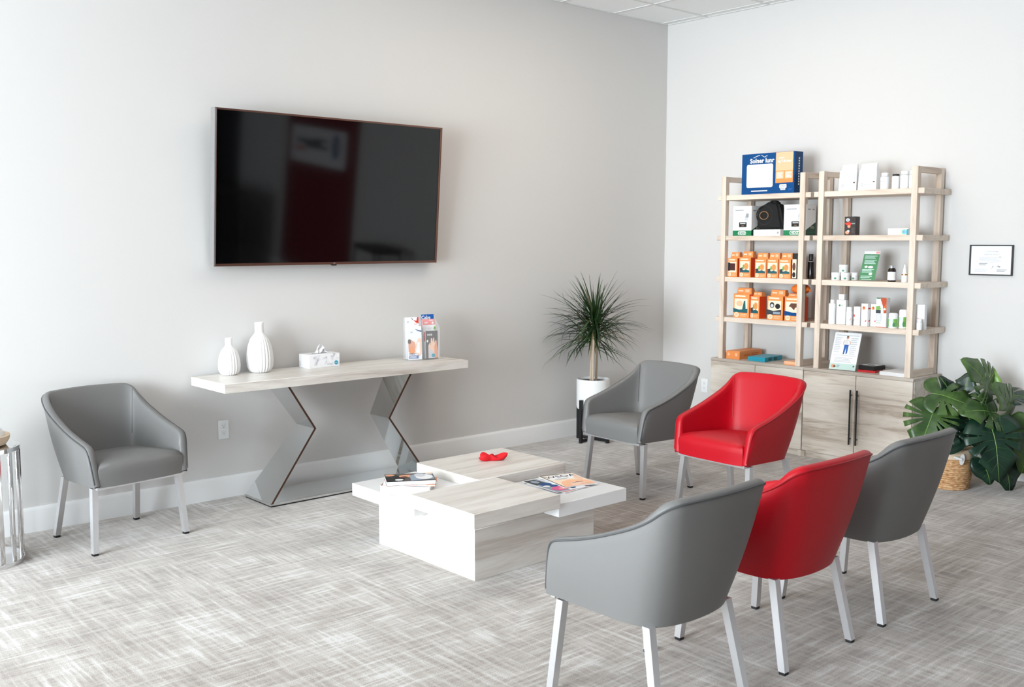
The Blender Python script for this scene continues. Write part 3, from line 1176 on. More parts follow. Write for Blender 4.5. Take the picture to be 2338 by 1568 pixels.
# navy boxed product on the top shelf
w, h = .468, .306
carton('product_box', 'large navy blue product box with an orange panel on the top shelf', 'box', -.385, -1.318, 1, w, .11, h, NAVY, [
    ('txt', 'Solner lunr', -.052, .250, .048, PAPER, 'CENTER', .03), ('poly', [(-.13, .276), (-.09, .291), (-.07, .292), (-.07, .289), (-.09, .287), (-.128, .273)], PAPER),
    ('poly', [(-.06, .295), (-.03, .278), (-.01, .288), (.0, .282), (-.01, .284), (-.03, .274), (-.06, .292)], PAPER),
    ('rrect', -.188, .050, .048, .225, .014, PAPER), ('lines', -.145, .016, .01, .032, 1, PAPER),
    ('rect', .072, .078, .222, .304, PEACH), ('rect', .072, .078, .222, .168, ORANGE), ('rect', .078, .108, .142, .163, PEACH), ('rect', .154, .108, .218, .163, PEACH),
    ('lines', .082, .115, .136, .155, 4, CARD), ('lines', .158, .115, .21, .155, 4, CARD), ('txt', 'ng 7-& loar', .148, .238, .026, PAPER, 'CENTER', .02), ('lines', .1, .256, .15, .266, 1, PAPER),
    ('rrect', .108, .038, .170, .066, .006, PAPER), ('rect', .118, .024, .160, .040, PAPER), ('lines', .112, .044, .166, .060, 2, BLUEGREY), ('lines', .122, .027, .156, .038, 1, BLUEGREY),
    ('lines', .185, .018, .222, .036, 2, BLUE)],
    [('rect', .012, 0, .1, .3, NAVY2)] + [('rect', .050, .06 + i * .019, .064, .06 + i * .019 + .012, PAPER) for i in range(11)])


def whitegreen(label, x, y, w):
    h = .229
    return carton('product_box', label, 'box', x, y, 2, w, .13, h, CARD, [
        ('rect', -w / 2, 0, w / 2, .040, GREEN), ('rrect', -w * .22, .006, w * .22, .034, .012, CARD), ('rrect', -w * .2, .009, w * .2, .031, .010, GREEN), ('txt', 'HEXE', 0, .020, .026, CARD, 'CENTER', .02),
        ('rect', -.028, .066, .042, .104, INKB), ('lines', -.018, .088, .034, .100, 1, CARD), ('lines', -.005, .072, .02, .080, 1, GOLD),
        ('lines', -w * .38, .190, w * .1, .202, 1, INKG), ('poly', [(.02, .115), (.05, .115), (.058, .165), (.035, .168)], INKL), ('poly', [(.03, .14), (.06, .14), (.06, .17), (.04, .172)], INKG)],
        [('poly', [(0, 0), (.13, 0), (.13, .10), (.0, .04)], GREEND), ('rect', 0, .022, .13, .025, GREEN), ('txt', 'ETO', .085, .058, .024, CREAM), ('lines', .02, .185, .06, .20, 1, INKG), ('lines', .08, .185, .11, .20, 1, INKG)],
        group='white and green boxes on the second shelf')


whitegreen('white product box with green base band left of the black cushion', -.375, -1.090, .172)
whitegreen('white product box with green base band right of the black cushion', -.375, -1.560, .190)
carton('flat_box', 'flat white box lying under the black cushion', 'box', -.375, -1.316, 2, .240, .20, .046, CARD, [('ell', .10, .022, .008, .009, INKG), ('lines', -.1, .012, -.02, .03, 2, INKL)])
# black cushion with ring opening
cu = thing('support_cushion', 'black angular support cushion with a copper ring on a flat white box', 'cushion', (-.345, -1.318, 1.638 + .0465), RZ)
bm = bmesh.new()
poly = [(-.115, .0), (.125, .0), (.10, .09), (.085, .165), (.066, .206), (.025, .211), (.010, .222), (-.012, .215), (-.10, .168), (-.122, .150), (-.126, .120)]
fv = [bm.verts.new((x, 0, z)) for x, z in poly]
f = bm.faces.new(fv)
ex = bmesh.ops.extrude_face_region(bm, geom=[f])
bmesh.ops.translate(bm, verts=[v for v in ex['geom'] if isinstance(v, bmesh.types.BMVert)], vec=(0, .085, 0))
bmesh.ops.recalc_face_normals(bm, faces=bm.faces)
bmesh.ops.bevel(bm, geom=bm.edges[:], offset=.018, segments=3, affect='EDGES')
MB().bm(bm, FABRICB).build('cushion', cu, 60)
rg = [(-.048 + .038 * math.cos(a * math.pi / 12), -.003, .107 + .030 * math.sin(a * math.pi / 12)) for a in range(24)]
MB().tube(rg, .0035, GOLD, 6, closed=True).build('ring', cu)
rg = [(-.045 + .074 * math.cos(a * math.pi / 12), .001, .110 + .072 * math.sin(a * math.pi / 12)) for a in range(24)]
MB().tube(rg, .004, mat('charcoal_welt', (38, 37, 37), .8), 6, closed=True).build('welt', cu)


def orange_pack(label, x, y, s, w, d, h, style, rz=RZ, tab=.045, grp='orange brace packs on the shelves'):
    t = thing('orange_pack', label, 'pack', loc_of(x, y, s), rz, grp)
    hb = h - tab
    MB().rbox(-w / 2, w / 2, 0, d, 0, hb, ORANGE, .002, 1).build('carton', t)
    MB().hexa([(-w * .46, d * .35, hb), (w * .46, d * .35, hb), (w * .46, d * .9, hb), (-w * .46, d * .9, hb)],
              [(-w * .42, d * .45, h), (w * .42, d * .45, h), (w * .42, d * .8, h), (-w * .42, d * .8, h)], ORANGE).build('hang_tab', t, 0)
    art(t, [('rrect', w * .08, hb + tab * .3, w * .36, hb + tab * .8, .004, PEACH), ('lines', -w * .34, hb + tab * .3, -w * .02, hb + tab * .7, 1, CREAM)], front(d * .34), 'tab_print')
    P_ = [('lines', -w * .38, hb * .84, w * .3, hb * .97, 1, CREAM), ('rect', -w * .42, hb * .24, w * .40, hb * .80, CREAM)]
    if style == 0:
        P_ += [('rect', -w * .48, hb * .34, w * .30, hb * .72, mat('print_maroon', (72, 30, 26), .5)), ('rect', -w * .5, hb * .32, -w * .25, hb * .76, INKB)]
    elif style == 1:
        P_ += [('poly', [(-w * .44, hb * .24), (-w * .44, hb * .42), (-w * .1, hb * .36), (w * .1, hb * .40), (w * .40, hb * .34), (w * .40, hb * .24)], TEALD),
               ('ell', w * .12, hb * .56, w * .2, hb * .16, ORANGE), ('ell', -w * .12, hb * .52, w * .08, hb * .12, GREENL), ('poly', [(-w * .44, hb * .3), (-w * .44, hb * .46), (-w * .2, hb * .5), (-w * .16, hb * .3)], INKD)]
    elif style == 2:
        P_ += [('poly', [(-w * .5, hb * .22), (-w * .5, hb * .40), (-w * .1, hb * .34), (w * .40, hb * .40), (w * .40, hb * .22)], TEALD),
               ('poly', [(w * .05, hb * .3), (w * .18, hb * .72), (w * .26, hb * .72), (w * .30, hb * .3)], TEALD), ('ell', -w * .1, hb * .6, w * .2, hb * .12, PEACH)]
    elif style == 3:
        P_ += [('poly', [(-w * .5, hb * .22), (-w * .5, hb * .44), (-w * .1, hb * .38), (w * .40, hb * .44), (w * .40, hb * .22)], INKD),
               ('ell', -w * .18, hb * .62, w * .15, hb * .12, INKB), ('ell', -w * .18, hb * .60, w * .1, hb * .07, INKL), ('ell', w * .18, hb * .58, w * .16, hb * .11, INKB), ('rect', -w * .1, hb * .25, w * .34, hb * .34, BLUEGREY)]
    else:
        P_ += [('poly', [(-w * .5, hb * .22), (-w * .5, hb * .42), (-w * .05, hb * .36), (w * .44, hb * .36), (w * .44, hb * .22)], NAVY),
               ('poly', [(-w * .24, hb * .6), (-w * .1, hb * .74), (w * .3, hb * .74), (w * .36, hb * .6), (w * .16, hb * .56), (w * .1, hb * .45), (-w * .1, hb * .58)], BROWN)]
    P_ += [('ell', -w * .28, hb * .13, w * .15, hb * .10, CREAM), ('ell', -w * .28, hb * .13, w * .10, hb * .06, PEACH), ('lines', -w * .05, hb * .05, w * .4, hb * .18, 2, PEACH)]
    art(t, P_, front(0))
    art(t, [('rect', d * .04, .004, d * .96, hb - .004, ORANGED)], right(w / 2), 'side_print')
    return t


orange_pack('orange pack with a dark square at the left end of the third shelf', -.372, -1.006, 3, .088, .09, .193, 0)
orange_pack('tallest orange pack on the third shelf, with a gap on both sides', -.372, -1.122, 3, .106, .10, .200, 1)
orange_pack('orange pack left of three identical neighbours on the third shelf', -.365, -1.262, 3, .104, .07, .190, 1)
orange_pack('orange pack in the middle of the close trio on the third shelf', -.365, -1.370, 3, .100, .07, .190, 1)
orange_pack('orange pack next to the black package on the third shelf', -.365, -1.478, 3, .104, .07, .190, 1)
orange_pack('orange pack with a dark teal spire print on the fourth shelf', -.372, -1.096, 4, .148, .10, .232, 2)
orange_pack('narrow orange pack leaning askew on the fourth shelf', -.360, -1.214, 4, .092, .08, .205, 1, R(-98), .030)
orange_pack('orange pack picturing two round pads on the fourth shelf', -.372, -1.405, 4, .140, .10, .228, 3)
orange_pack('orange pack under the orange cloth behind the shelf post', -.372, -1.560, 4, .140, .10, .205, 4, RZ, .022)
# orange cloth bag lying over the last pack
oc = MB()
vs, fs = [], []
for i in range(11):
    for k in range(14):
        a, ph = i / 10 * math.pi, k / 14 * 2 * math.pi
        r = 1 + .12 * math.sin(3 * ph + 2 * a) + .08 * math.sin(5 * ph)
        vs.append((.078 * r * math.sin(a) * math.cos(ph), .05 * r * math.sin(a) * math.sin(ph), .032 + .034 * r * math.cos(a)))
for i in range(10):
    for k in range(14):
        k2 = (k + 1) % 14
        fs.append((i * 14 + k, (i + 1) * 14 + k, (i + 1) * 14 + k2, i * 14 + k2))
t = thing('cloth_bag', 'crumpled orange cloth bag lying on an orange pack', 'bag', (-.305, -1.585, .998 + .207), RZ)
oc.add(vs, fs, mat('orange_cloth', (236, 120, 40), .8)).build('pouch', t, 80)
MB().tube([(-.08, 0, .03), (-.03, -.03, .062), (.03, -.02, .064), (.085, .0, .02)], .006, MATS['orange_cloth'], 8).build('drawstring', t)
carton('black_pack', 'black package with a white and brown front beside the shelf post', 'pack', -.360, -1.575, 3, .070, .07, .188, BLACK,
       [('rect', -.035, .004, .0, .145, CREAM), ('ell', -.02, .09, .014, .03, BROWN), ('ell', -.02, .03, .014, .02, INKB)])
tb_ = thing('black_bottle', 'black bottle half hidden behind the inner shelf post', 'bottle', loc_of(-.30, -1.660, 3), RZ)
MB().lathe([(.022, 0), (.023, .004), (.023, .125), (.014, .140), (.014, .148)], AMBER, 24).build('bottle', tb_)
MB().lathe([(.016, .148), (.016, .182), (.014, .185)], BLACK, 24).build('cap', tb_)
MB().lathe([(.0234, .128), (.0234, .131)], INKG, 24).build('band', tb_, 0)

# on the cabinet tops
carton('orange_box', 'flat orange box with black lettering on the left cabinet', 'box', -.375, -1.03, 0, .128, .30, .064, ORANGE,
       [('ell', -.04, .036, .011, .012, PEACH), ('ell', .032, .036, .012, .013, PEACH)],
       [('txt', 'ortho', .10, .032, .036, ORANGE2), ('lines', .16, .018, .26, .046, 2, ORANGE2)], R(-90))
carton('teal_box', 'flat teal box in front of the orange lettered box', 'box', -.372, -1.250, 0, .150, .26, .034, TEAL,
       None, [('rect', .05, .006, .10, .028, TEALD), ('rect', .13, .006, .18, .028, TEALD)], R(-86))
carton('thin_box', 'thin pale orange box beside the front shelf post', 'box', -.372, -1.548, 0, .100, .15, .026, PEACH, [('rect', -.05, 0, .05, .004, ORANGE)])

# ---- right unit, top shelf
for lab, y in (('white folded product bag on the top shelf, next to the shelf post', -1.980), ('white folded product bag on the top shelf, next to the pill bottles', -2.130)):
    t = thing('product_bag', lab, 'bag', loc_of(-.375, y, 1), RZ, 'white product bags on the top shelf')
    w = .066
    MB().hexa([(-w - .003, 0, 0), (w + .003, 0, 0), (w + .003, .08, 0), (-w - .003, .08, 0)], [(-w, .01, .140), (w, .01, .140), (w, .055, .140), (-w, .055, .140)], CARD).build('bag', t, 0)
    MB().hexa([(-w + .008, .018, .140), (w - .006, .018, .140), (w - .006, .05, .140), (-w + .008, .05, .140)], [(-w + .008, .03, .182), (w - .008, .03, .186), (w - .008, .036, .186), (-w + .008, .036, .182)], CARD).build('folded_top', t, 0)
    art(t, [('ell', -.04, .036, .010, .010, INKG), ('ell', -.04, .036, .007, .007, CARD), ('lines', -.025, .030, .05, .042, 1, INKL), ('lines', -.045, .088, .01, .115, 3, INKL), ('ell', .05, .055, .008, .005, BROWN), ('poly', [(.046, .07), (.058, .07), (.056, .12), (.05, .12)], INKL)],
        lambda u, v, d: (u, v * .01 / .14 - d, v))


def bottle(label, x, y, s, r, h, cap_h, cap_m, body_m=PLASTW, lab=None, cap_r=.8, group=None, name='bottle', seg=28, shoulder=.14, neck=.66):
    t = thing(name, label, 'bottle', loc_of(x, y, s), RZ, group)
    hb = h - cap_h
    MB().lathe([(r * .93, 0), (r, .004), (r, hb * (1 - shoulder)), (r * .93, hb * (1 - shoulder * .4)), (r * neck, hb)], body_m, seg).build('bottle_body', t)
    MB().lathe([(r * cap_r, hb), (r * cap_r, h - .003), (r * cap_r * .9, h)], cap_m, seg).build('cap', t)
    if lab:
        def cyl(u, v, d):
            a = u / r
            return ((r + d) * math.sin(a), -(r + d) * math.cos(a), v)
        art(t, lab, cyl, 'label')
    return t


def labstrips(r, z0, z1, m, n=10, span=1.3):
    return [('rect', r * span * (2 * i / n - 1), z0, r * span * (2 * (i + 1) / n - 1), z1, m) for i in range(n)]


g = 'white pill bottles on the top shelf'
bottle('white pill bottle with white cap next to the white bags', -.345, -2.248, 1, .030, .112, .022, PLASTW, lab=[('lines', -.018, .048, .006, .062, 1, INKD), ('lines', -.018, .02, .012, .04, 2, INKL)], group=g)
bottle('white pill bottle with a thin black cap', -.345, -2.328, 1, .026, .100, .010, INKB, lab=[('lines', -.018, .048, .006, .060, 1, INKD)], cap_r=.88, group=g)
bottle('tallest white pill bottle, second from the front post', -.345, -2.392, 1, .029, .118, .024, PLASTW, lab=[('lines', -.012, .056, .014, .070, 1, BLUE), ('lines', -.014, .02, .012, .045, 2, INKL)], group=g, cap_r=.86)
bottle('white pill bottle partly hidden by the front right post', -.345, -2.455, 1, .029, .118, .024, PLASTW, lab=[('lines', -.012, .056, .014, .070, 1, BLUE)], group=g, cap_r=.86)

# ---- second shelf
carton('dark_box', 'small dark box with red lettering alone on the second shelf', 'box', -.375, -2.012, 2, .088, .055, .132, mat('espresso_card', (54, 44, 42), .4), [
    ('ell', -.018, .108, .016, .012, INKL), ('txt', 'to', -.018, .108, .018, INKB), ('poly', [(-.042, .086), (-.01, .094), (.012, .086), (.006, .07), (-.012, .066), (-.03, .074)], REDI), ('ell', -.008, .062, .012, .010, SKIN),
    ('lines', .012, .075, .04, .09, 1, INKG), ('ell', -.02, .020, .016, .012, SKIN), ('ell', -.012, .030, .010, .008, INKL), ('lines', .012, .012, .04, .055, 4, CHARC)])
carton('flat_carton', 'small flat white and teal carton on the second shelf', 'box', -.33, -2.350, 2, .150, .07, .047, CARD, [
    ('poly', [(.01, 0), (.0, .01), (.01, .047), (.075, .047), (.075, 0)], CREAM), ('ell', .045, .022, .020, .017, AQUA), ('rect', .062, .0, .075, .04, TEAL), ('ell', .04, .022, .010, .009, BLUEGREY)])

# ---- third shelf
def jar(label, x, y, z):
    t = thing('cream_jar', label, 'jar', (x, y, z), RZ, 'white cream jars on the third shelf')
    MB().lathe([(.029, 0), (.031, .003), (.031, .030), (.029, .032)], PLASTW, 28).build('jar_body', t)
    MB().lathe([(.0325, .032), (.0325, .053), (.031, .055)], PLASTW, 28).build('lid', t)
    r = .031

    def cyl(u, v, d):
        return ((r + d) * math.sin(u / r), -(r + d) * math.cos(u / r), v)
    art(t, [('ell', .012, .014, .009, .007, GREEN), ('lines', -.02, .006, .004, .024, 2, INKL)], cyl, 'label')


zj = SH[3]
jar('white cream jar at the left front under the jar pile', -.350, -1.898, zj)
jar('white cream jar in the front middle of the jar pile', -.335, -1.966, zj)
jar('white cream jar at the right of the jar pile', -.265, -1.990, zj)
jar('white cream jar at the back of the jar pile', -.265, -1.915, zj)
jar('white cream jar sitting on top of the other jars', -.305, -1.932, zj + .0555)
t = thing('sign_card', 'green leaflet in a slanted clear stand on the third shelf', 'sign', loc_of(-.335, -2.130, 3), R(-90))
lean = .34


def slant(x0, z0):
    return lambda u, v, d: (u + .18 * v * 0, v * math.sin(lean) - d * math.cos(lean), v * math.cos(lean) + d * math.sin(lean))


sl = slant(0, 0)
MB().hexa([sl(-.062, .004, 0), sl(.062, .004, 0), sl(.062, .004, -.004), sl(-.062, .004, -.004)], [sl(-.062, .222, 0), sl(.062, .222, 0), sl(.062, .222, -.004), sl(-.062, .222, -.004)], ACRYL).build('stand', t, 0)
MB().box(-.062, .062, -.005, .06, 0, .003, ACRYL).build('foot', t, 0)
art(t, [('rect', -.060, .006, .060, .20, GREENS), ('rect', -.060, .20, .060, .222, CARD), ('rect', .03, .203, .058, .219, PINK)] +
    [('lines', -.05, .165, .05, .19, 3, MINT), ('lines', -.045, .125, .05, .158, 4, MINT), ('ell', -.025, .105, .012, .008, CARD), ('ell', .01, .103, .02, .009, CARD), ('lines', -.05, .06, .045, .09, 3, MINT), ('ell', .02, .052, .014, .008, CARD), ('lines', -.05, .02, .04, .04, 2, MINT), ('lines', -.04, .009, .04, .015, 1, CARD)], sl, 'leaflet', eps=.0008)
bottle('dark amber bottle with a white label and silver lid', -.345, -2.325, 3, .0275, .112, .016, mat('silver_lid', (200, 202, 208), .25, .8), AMBER,
       labstrips(.0275, .012, .070, CARD, 12, 1.5) + [('ell', .006, .04, .012, .018, CREAM), ('lines', -.012, .03, .012, .06, 4, INKL)], cap_r=.78, shoulder=.28)
t = thing('dropper_bottle', 'slim white dropper bottle beside the right front post', 'bottle', loc_of(-.345, -2.418, 3), RZ)
MB().lathe([(.019, 0), (.020, .003), (.020, .060), (.012, .070)], PLASTW, 24).build('bottle_body', t)
MB().lathe([(.0125, .070), (.0125, .088), (.008, .096), (.006, .118), (.003, .122)], PLASTW, 24).build('dropper_cap', t)
MB().lathe([(.0202, .048), (.0202, .058)], GOLD, 24).build('band', t, 0)
carton('small_carton', 'small white carton behind the slim dropper bottle', 'box', -.300, -2.440, 3, .035, .035, .088, CARD, [('lines', -.012, .02, .012, .06, 3, INKL)])

# ---- fourth shelf
bottle('slim white bottle at the left end of the fourth shelf', -.350, -1.880, 4, .027, .176, .024, PLASTW, lab=[('lines', -.015, .120, .0, .135, 1, INKL)], cap_r=.62, shoulder=.08)
t = thing('pump_bottle', 'tall square shouldered white bottle on the fourth shelf', 'bottle', loc_of(-.360, -1.952, 4), RZ)
MB().rbox(-.037, .037, 0, .045, 0, .178, PLASTW, .006, 2).build('bottle_body', t)
MB().rbox(-.022, .022, .004, .041, .179, .219, PLASTW, .003, 2).build('cap', t)
art(t, [('rect', -.016, .130, -.002, .144, GREENS), ('rect', .006, .134, .012, .142, GREENS), ('lines', -.014, .03, -.006, .06, 3, INKL)], front(0))
bottle('small white bottle with a red mark between white cartons', -.355, -2.020, 4, .023, .130, .030, PLASTW, lab=[('poly', [(.010, .03), (.022, .045), (.022, .05), (.012, .038)], REDI)], cap_r=.9, shoulder=.05, neck=.9)
carton('white_carton', 'small white carton with a red stripe next to the small white bottle', 'box', -.360, -2.080, 4, .050, .045, .134, CARD, [('ell', -.02, .07, .005, .01, REDI), ('poly', [(-.025, .03), (-.018, .04), (-.018, .045), (-.025, .036)], REDI)], [('lines', .01, .1, .035, .12, 1, REDI)])
for i, (lab, y, d_) in enumerate((('front white carton of the orange printed pair', -2.142, 0), ('rear white carton of the orange printed pair', -2.197, .03))):
    carton('white_carton', lab, 'box', -.368 + d_, y, 4, .050, .05, .160 - .002 * i, CARD, [
        ('ell', -.006, .128, .011, .013, ORANGE), ('ell', -.004, .131, .006, .007, REDI), ('poly', [(.004, .03), (.016, .034), (.018, .046), (.008, .04)], REDI)], [('lines', .006, .115, .045, .135, 1, REDI), ('poly', [(.01, .03), (.03, .036), (.03, .046), (.014, .04)], REDI)])
carton('printed_carton', 'tall white carton with green and rust brown print on the fourth shelf', 'box', -.372, -2.270, 4, .078, .05, .206, CARD, [
    ('rect', -.039, 0, .039, .003, REDI), ('poly', [(-.039, .145), (-.039, .115), (.0, .125), (-.01, .15)], GREENL), ('rect', -.039, .098, -.002, .120, INKD), ('rect', -.036, .198, -.006, .206, GREEN),
    ('poly', [(-.005, .206), (.039, .206), (.039, .10), (.02, .10), (.012, .15), (-.004, .19)], mat('print_rust', (182, 74, 34), .5)), ('poly', [(.012, .14), (.039, .17), (.039, .13), (.02, .11)], ORANGE2), ('ell', .026, .128, .009, .008, CREAM),
    ('rrect', -.036, .04, .006, .096, .006, INKL), ('lines', -.03, .05, .0, .09, 4, CARD), ('rect', -.036, .028, .0, .032, GREENL)])


def greenjar(label, x, y, r, h):
    t = thing('supplement_jar', label, 'jar', loc_of(x, y, 4), RZ, 'green labelled supplement jars')
    hb = h * .68
    MB().lathe([(r * .94, 0), (r, .004), (r, hb * .94), (r * .9, hb)], PLASTW, 28).build('jar_body', t)
    MB().lathe([(r * .93, hb), (r * .93, h * .93), (r * .72, h)], PLASTW, 28).build('lid', t)

    def cyl(u, v, d):
        return ((r + d) * math.sin(u / r), -(r + d) * math.cos(u / r), v)
    n = 12
    P_ = []
    for i in range(n):
        u0, u1 = r * 1.5 * (2 * i / n - 1), r * 1.5 * (2 * (i + 1) / n - 1)
        P_.append(('rect', u0, hb * .12, u1, hb * .90, GREENL if i in (2, 3, 8, 9, 10) else (MINT if i % 3 else CARD)))
    P_ += [('ell', .0, hb * .45, r * .4, hb * .25, CARD), ('ell', r * .6, hb * .35, r * .25, hb * .2, GREENS)]
    art(t, P_, cyl, 'label')


greenjar('squat white jar with green label next to the rust printed carton', -.345, -2.348, .033, .104)
greenjar('taller white jar with green label beside the right front post', -.330, -2.412, .029, .130)
greenjar('white jar with green label half hidden behind the right front post', -.330, -2.468, .027, .132)
carton('white_carton', 'tall white carton right of the front post on the fourth shelf', 'box', -.330, -2.532, 4, .062, .035, .170, CARD, [('lines', -.02, .07, -.004, .08, 1, PINK), ('rect', .012, .0, .014, .17, INKL)])
bottle('small pale bottle in front of the tall white carton', -.365, -2.548, 4, .018, .074, .020, PLASTW, lab=[('lines', -.008, .02, .01, .04, 2, CREAM)], cap_r=.85)

# ---- right cabinet top
t = thing('leaflet_stand', 'slanted stand with a white leaflet showing a standing figure', 'sign', (-.378, -1.985, .667), R(-84))
lean = .36
sl = lambda u, v, d: (u, v * math.sin(lean) - d * math.cos(lean), v * math.cos(lean) + d * math.sin(lean))
MB().hexa([sl(-.102, .003, 0), sl(.102, .003, 0), sl(.102, .003, -.005), sl(-.102, .003, -.005)], [sl(-.102, .288, 0), sl(.102, .288, 0), sl(.102, .288, -.005), sl(-.102, .288, -.005)], ACRYL).build('stand', t, 0)
MB().box(-.102, .102, -.004, .10, 0, .003, ACRYL).build('foot', t, 0)
art(t, [('rect', -.099, .006, .099, .285, CARD), ('rect', -.099, .008, .099, .052, MINT), ('ell', -.07, .03, .016, .013, SKIN), ('ell', -.06, .028, .010, .008, BROWN), ('lines', -.045, .02, -.02, .042, 2, BLUEGREY), ('ell', .082, .036, .006, .006, TEALD),
        ('rect', -.085, .262, .085, .265, BLUEGREY), ('rect', -.085, .112, .085, .114, BLUEGREY), ('lines', -.088, .13, -.035, .25, 9, INKL), ('lines', .03, .12, .085, .25, 9, INKL), ('lines', -.07, .06, .07, .1, 4, INKL),
        ('ell', .002, .246, .0085, .011, SKIN), ('ell', .002, .254, .0085, .006, BROWN), ('poly', [(-.02, .195), (-.018, .225), (-.008, .234), (.012, .234), (.022, .225), (.024, .195)], CARD),
        ('poly', [(-.02, .226), (-.027, .205), (-.02, .19), (-.017, .192), (-.022, .205), (-.015, .222)], SKIN), ('poly', [(.022, .226), (.031, .205), (.024, .19), (.021, .192), (.026, .205), (.018, .222)], SKIN),
        ('lines', -.014, .196, .018, .230, 4, INKL), ('poly', [(-.014, .195), (.018, .195), (.016, .13), (.006, .122), (.003, .18), (-.006, .122), (-.015, .122)], BLUE)], sl, 'leaflet', eps=.0008)
g = 'small packs stacked on the right cabinet'
carton('small_pack', 'red glossy pack at the bottom of the small stack', 'pack', -.345, -2.160, 0, .128, .15, .016, mat('red_gloss_card', (196, 30, 34), .25), None, None, R(-82), g)
t = carton('small_pack', 'black and white pack on top of the red pack', 'pack', -.335, -2.150, 0, .124, .14, .030, BLACK, None, None, R(-96), g)
t.location.z = .667 + .0165
art(t, [('rect', -.06, .02, .05, .13, CARD), ('poly', [(-.02, .03), (.03, .05), (.02, .09), (-.03, .08)], INKD)], top(.030), 'top_print')
t = thing('paper_stack', 'white stack of paper beside the right front post', 'paper', (-.385, -2.372, .667), R(-93))
for i in range(6):
    MB().box(-.094 + .001 * (i % 3), .094 + .001 * ((i * 2) % 3), .0 + .001 * (i % 2), .27, i * .0042, i * .0042 + .0038, PAPER).build('sheet', t, 0)

# ================================================================== certificate and outlets
ce = thing('framed_certificate', 'black framed white certificate on the wall right of the shelves', 'certificate', (-.001, -2.852, 1.366), RZ)
w, h = .1435, .206
for x0, x1, z0, z1 in ((-w, w, 0, .008), (-w, w, h - .008, h), (-w, -w + .008, .008, h - .008), (w - .008, w, .008, h - .008)):
    MB().box(x0, x1, -.018, 0, z0, z1, BLACK).build('frame_bar', ce, 0)
MB().box(-w + .008, w - .008, -.008, -.002, .008, h - .008, PAPER).build('certificate_sheet', ce, 0)
art(ce, [('txt', 'OTIZWWEEB', 0, .160, .015, INKG), ('txt', '(QNEEHHE EIVVEE R', .002, .141, .012, INKG), ('ell', .058, .124, .006, .003, INKD), ('lines', -.08, .085, .078, .126, 5, INKL), ('lines', -.08, .066, -.02, .084, 2, INKG),
         ('lines', -.11, .022, -.01, .044, 3, INKL), ('poly', [(.006, .044), (.012, .066), (.022, .064), (.012, .056), (.009, .044)], INKG), ('poly', [(.036, .054), (.048, .068), (.066, .062), (.056, .052), (.05, .060)], INKG), ('lines', .04, .026, .11, .044, 2, INKG)], front(-.008))


def outlet(label, loc, rz):
    t = thing('wall_outlet', label, 'outlet', loc, rz, 'white wall outlets')
    MB().rbox(-.035, .035, -.006, 0, 0, .118, PLASTW, .0025, 2).build('cover_plate', t)
    for z in (.038, .080):
        MB().rbox(-.0165, .0165, -.0085, -.006, z - .014, z + .014, PLASTW, .001, 1).build('socket', t)
        art(t, [('rect', -.0075, z + .001, -.0055, z + .009, INKD), ('rect', .0055, z + .001, .0075, z + .008, INKD), ('ell', 0, z - .006, .0025, .0025, INKD)], front(-.0086), 'slots')
    return t


outlet('white wall outlet under the console table height, left of the mirrored leg', (-4.197, -.0005, .372), 0)
outlet('white wall outlet beside the left cabinet behind the red armchair', (-.0005, -.470, .300), RZ)

# ================================================================== palm on its stand
PX, PY = -1.165, -.262
st = thing('plant_stand', 'black metal cross stand under the white pot', 'plant stand', (PX, PY, 0), R(3))
for k in range(4):
    a = R(2 + 90 * k)
    c, s = math.cos(a), math.sin(a)
    rr = .150
    MB().tube([(rr * c, rr * s, 0), (rr * c, rr * s, .345)], .0165, BLACKMET, 4, square=True).build('leg', st, 0)
for a0 in (2, 92):
    c, s = math.cos(R(a0)), math.sin(R(a0))
    for z in (.018, .240):
        MB().tube([(-.140 * c, -.140 * s, z + (.0 if a0 == 2 else .001)), (.140 * c, .140 * s, z + (.0 if a0 == 2 else .001))], .0145, BLACKMET, 4, square=True).build('crossbar', st, 0)
pot = thing('planter', 'round white ceramic planter on the black stand', 'planter', (PX, PY, .2565))
MB().lathe([(.112, 0), (.128, .010), (.132, .03), (.133, .235), (.131, .246), (.124, .247), (.121, .235), (.120, .222)], CERAMIC, 48).build('pot', pot)
MB().lathe([(.119, .19), (.119, .226), (.06, .229), (.01, .231)], SOIL, 32).build('soil', pot)
art(pot, [('ell', .0, .20, .008, .010, INKG)], lambda u, v, d: (.1335 * math.cos(-.35 + u / .133), .1335 * math.sin(-.35 + u / .133), v), 'drain_mark')
pl = thing('potted_palm', 'spiky dragon tree with long narrow dark leaves in the white planter', 'plant', (PX, PY, .4875))
heads = [(-.025, -.03, .42, 0), (.035, -.01, .37, 1), (.01, .03, .31, 2)]
for (hx, hy, hz, k) in heads:
    bx, by = hx * .9 - .01, hy * .9
    MB().tube([(bx, by, -.015), (bx * 1.1 + .005, by, hz * .4), (hx, hy, hz)], [.011, .009, .010], BARK, 10).build('stem', pl)
rl = random.Random(11)
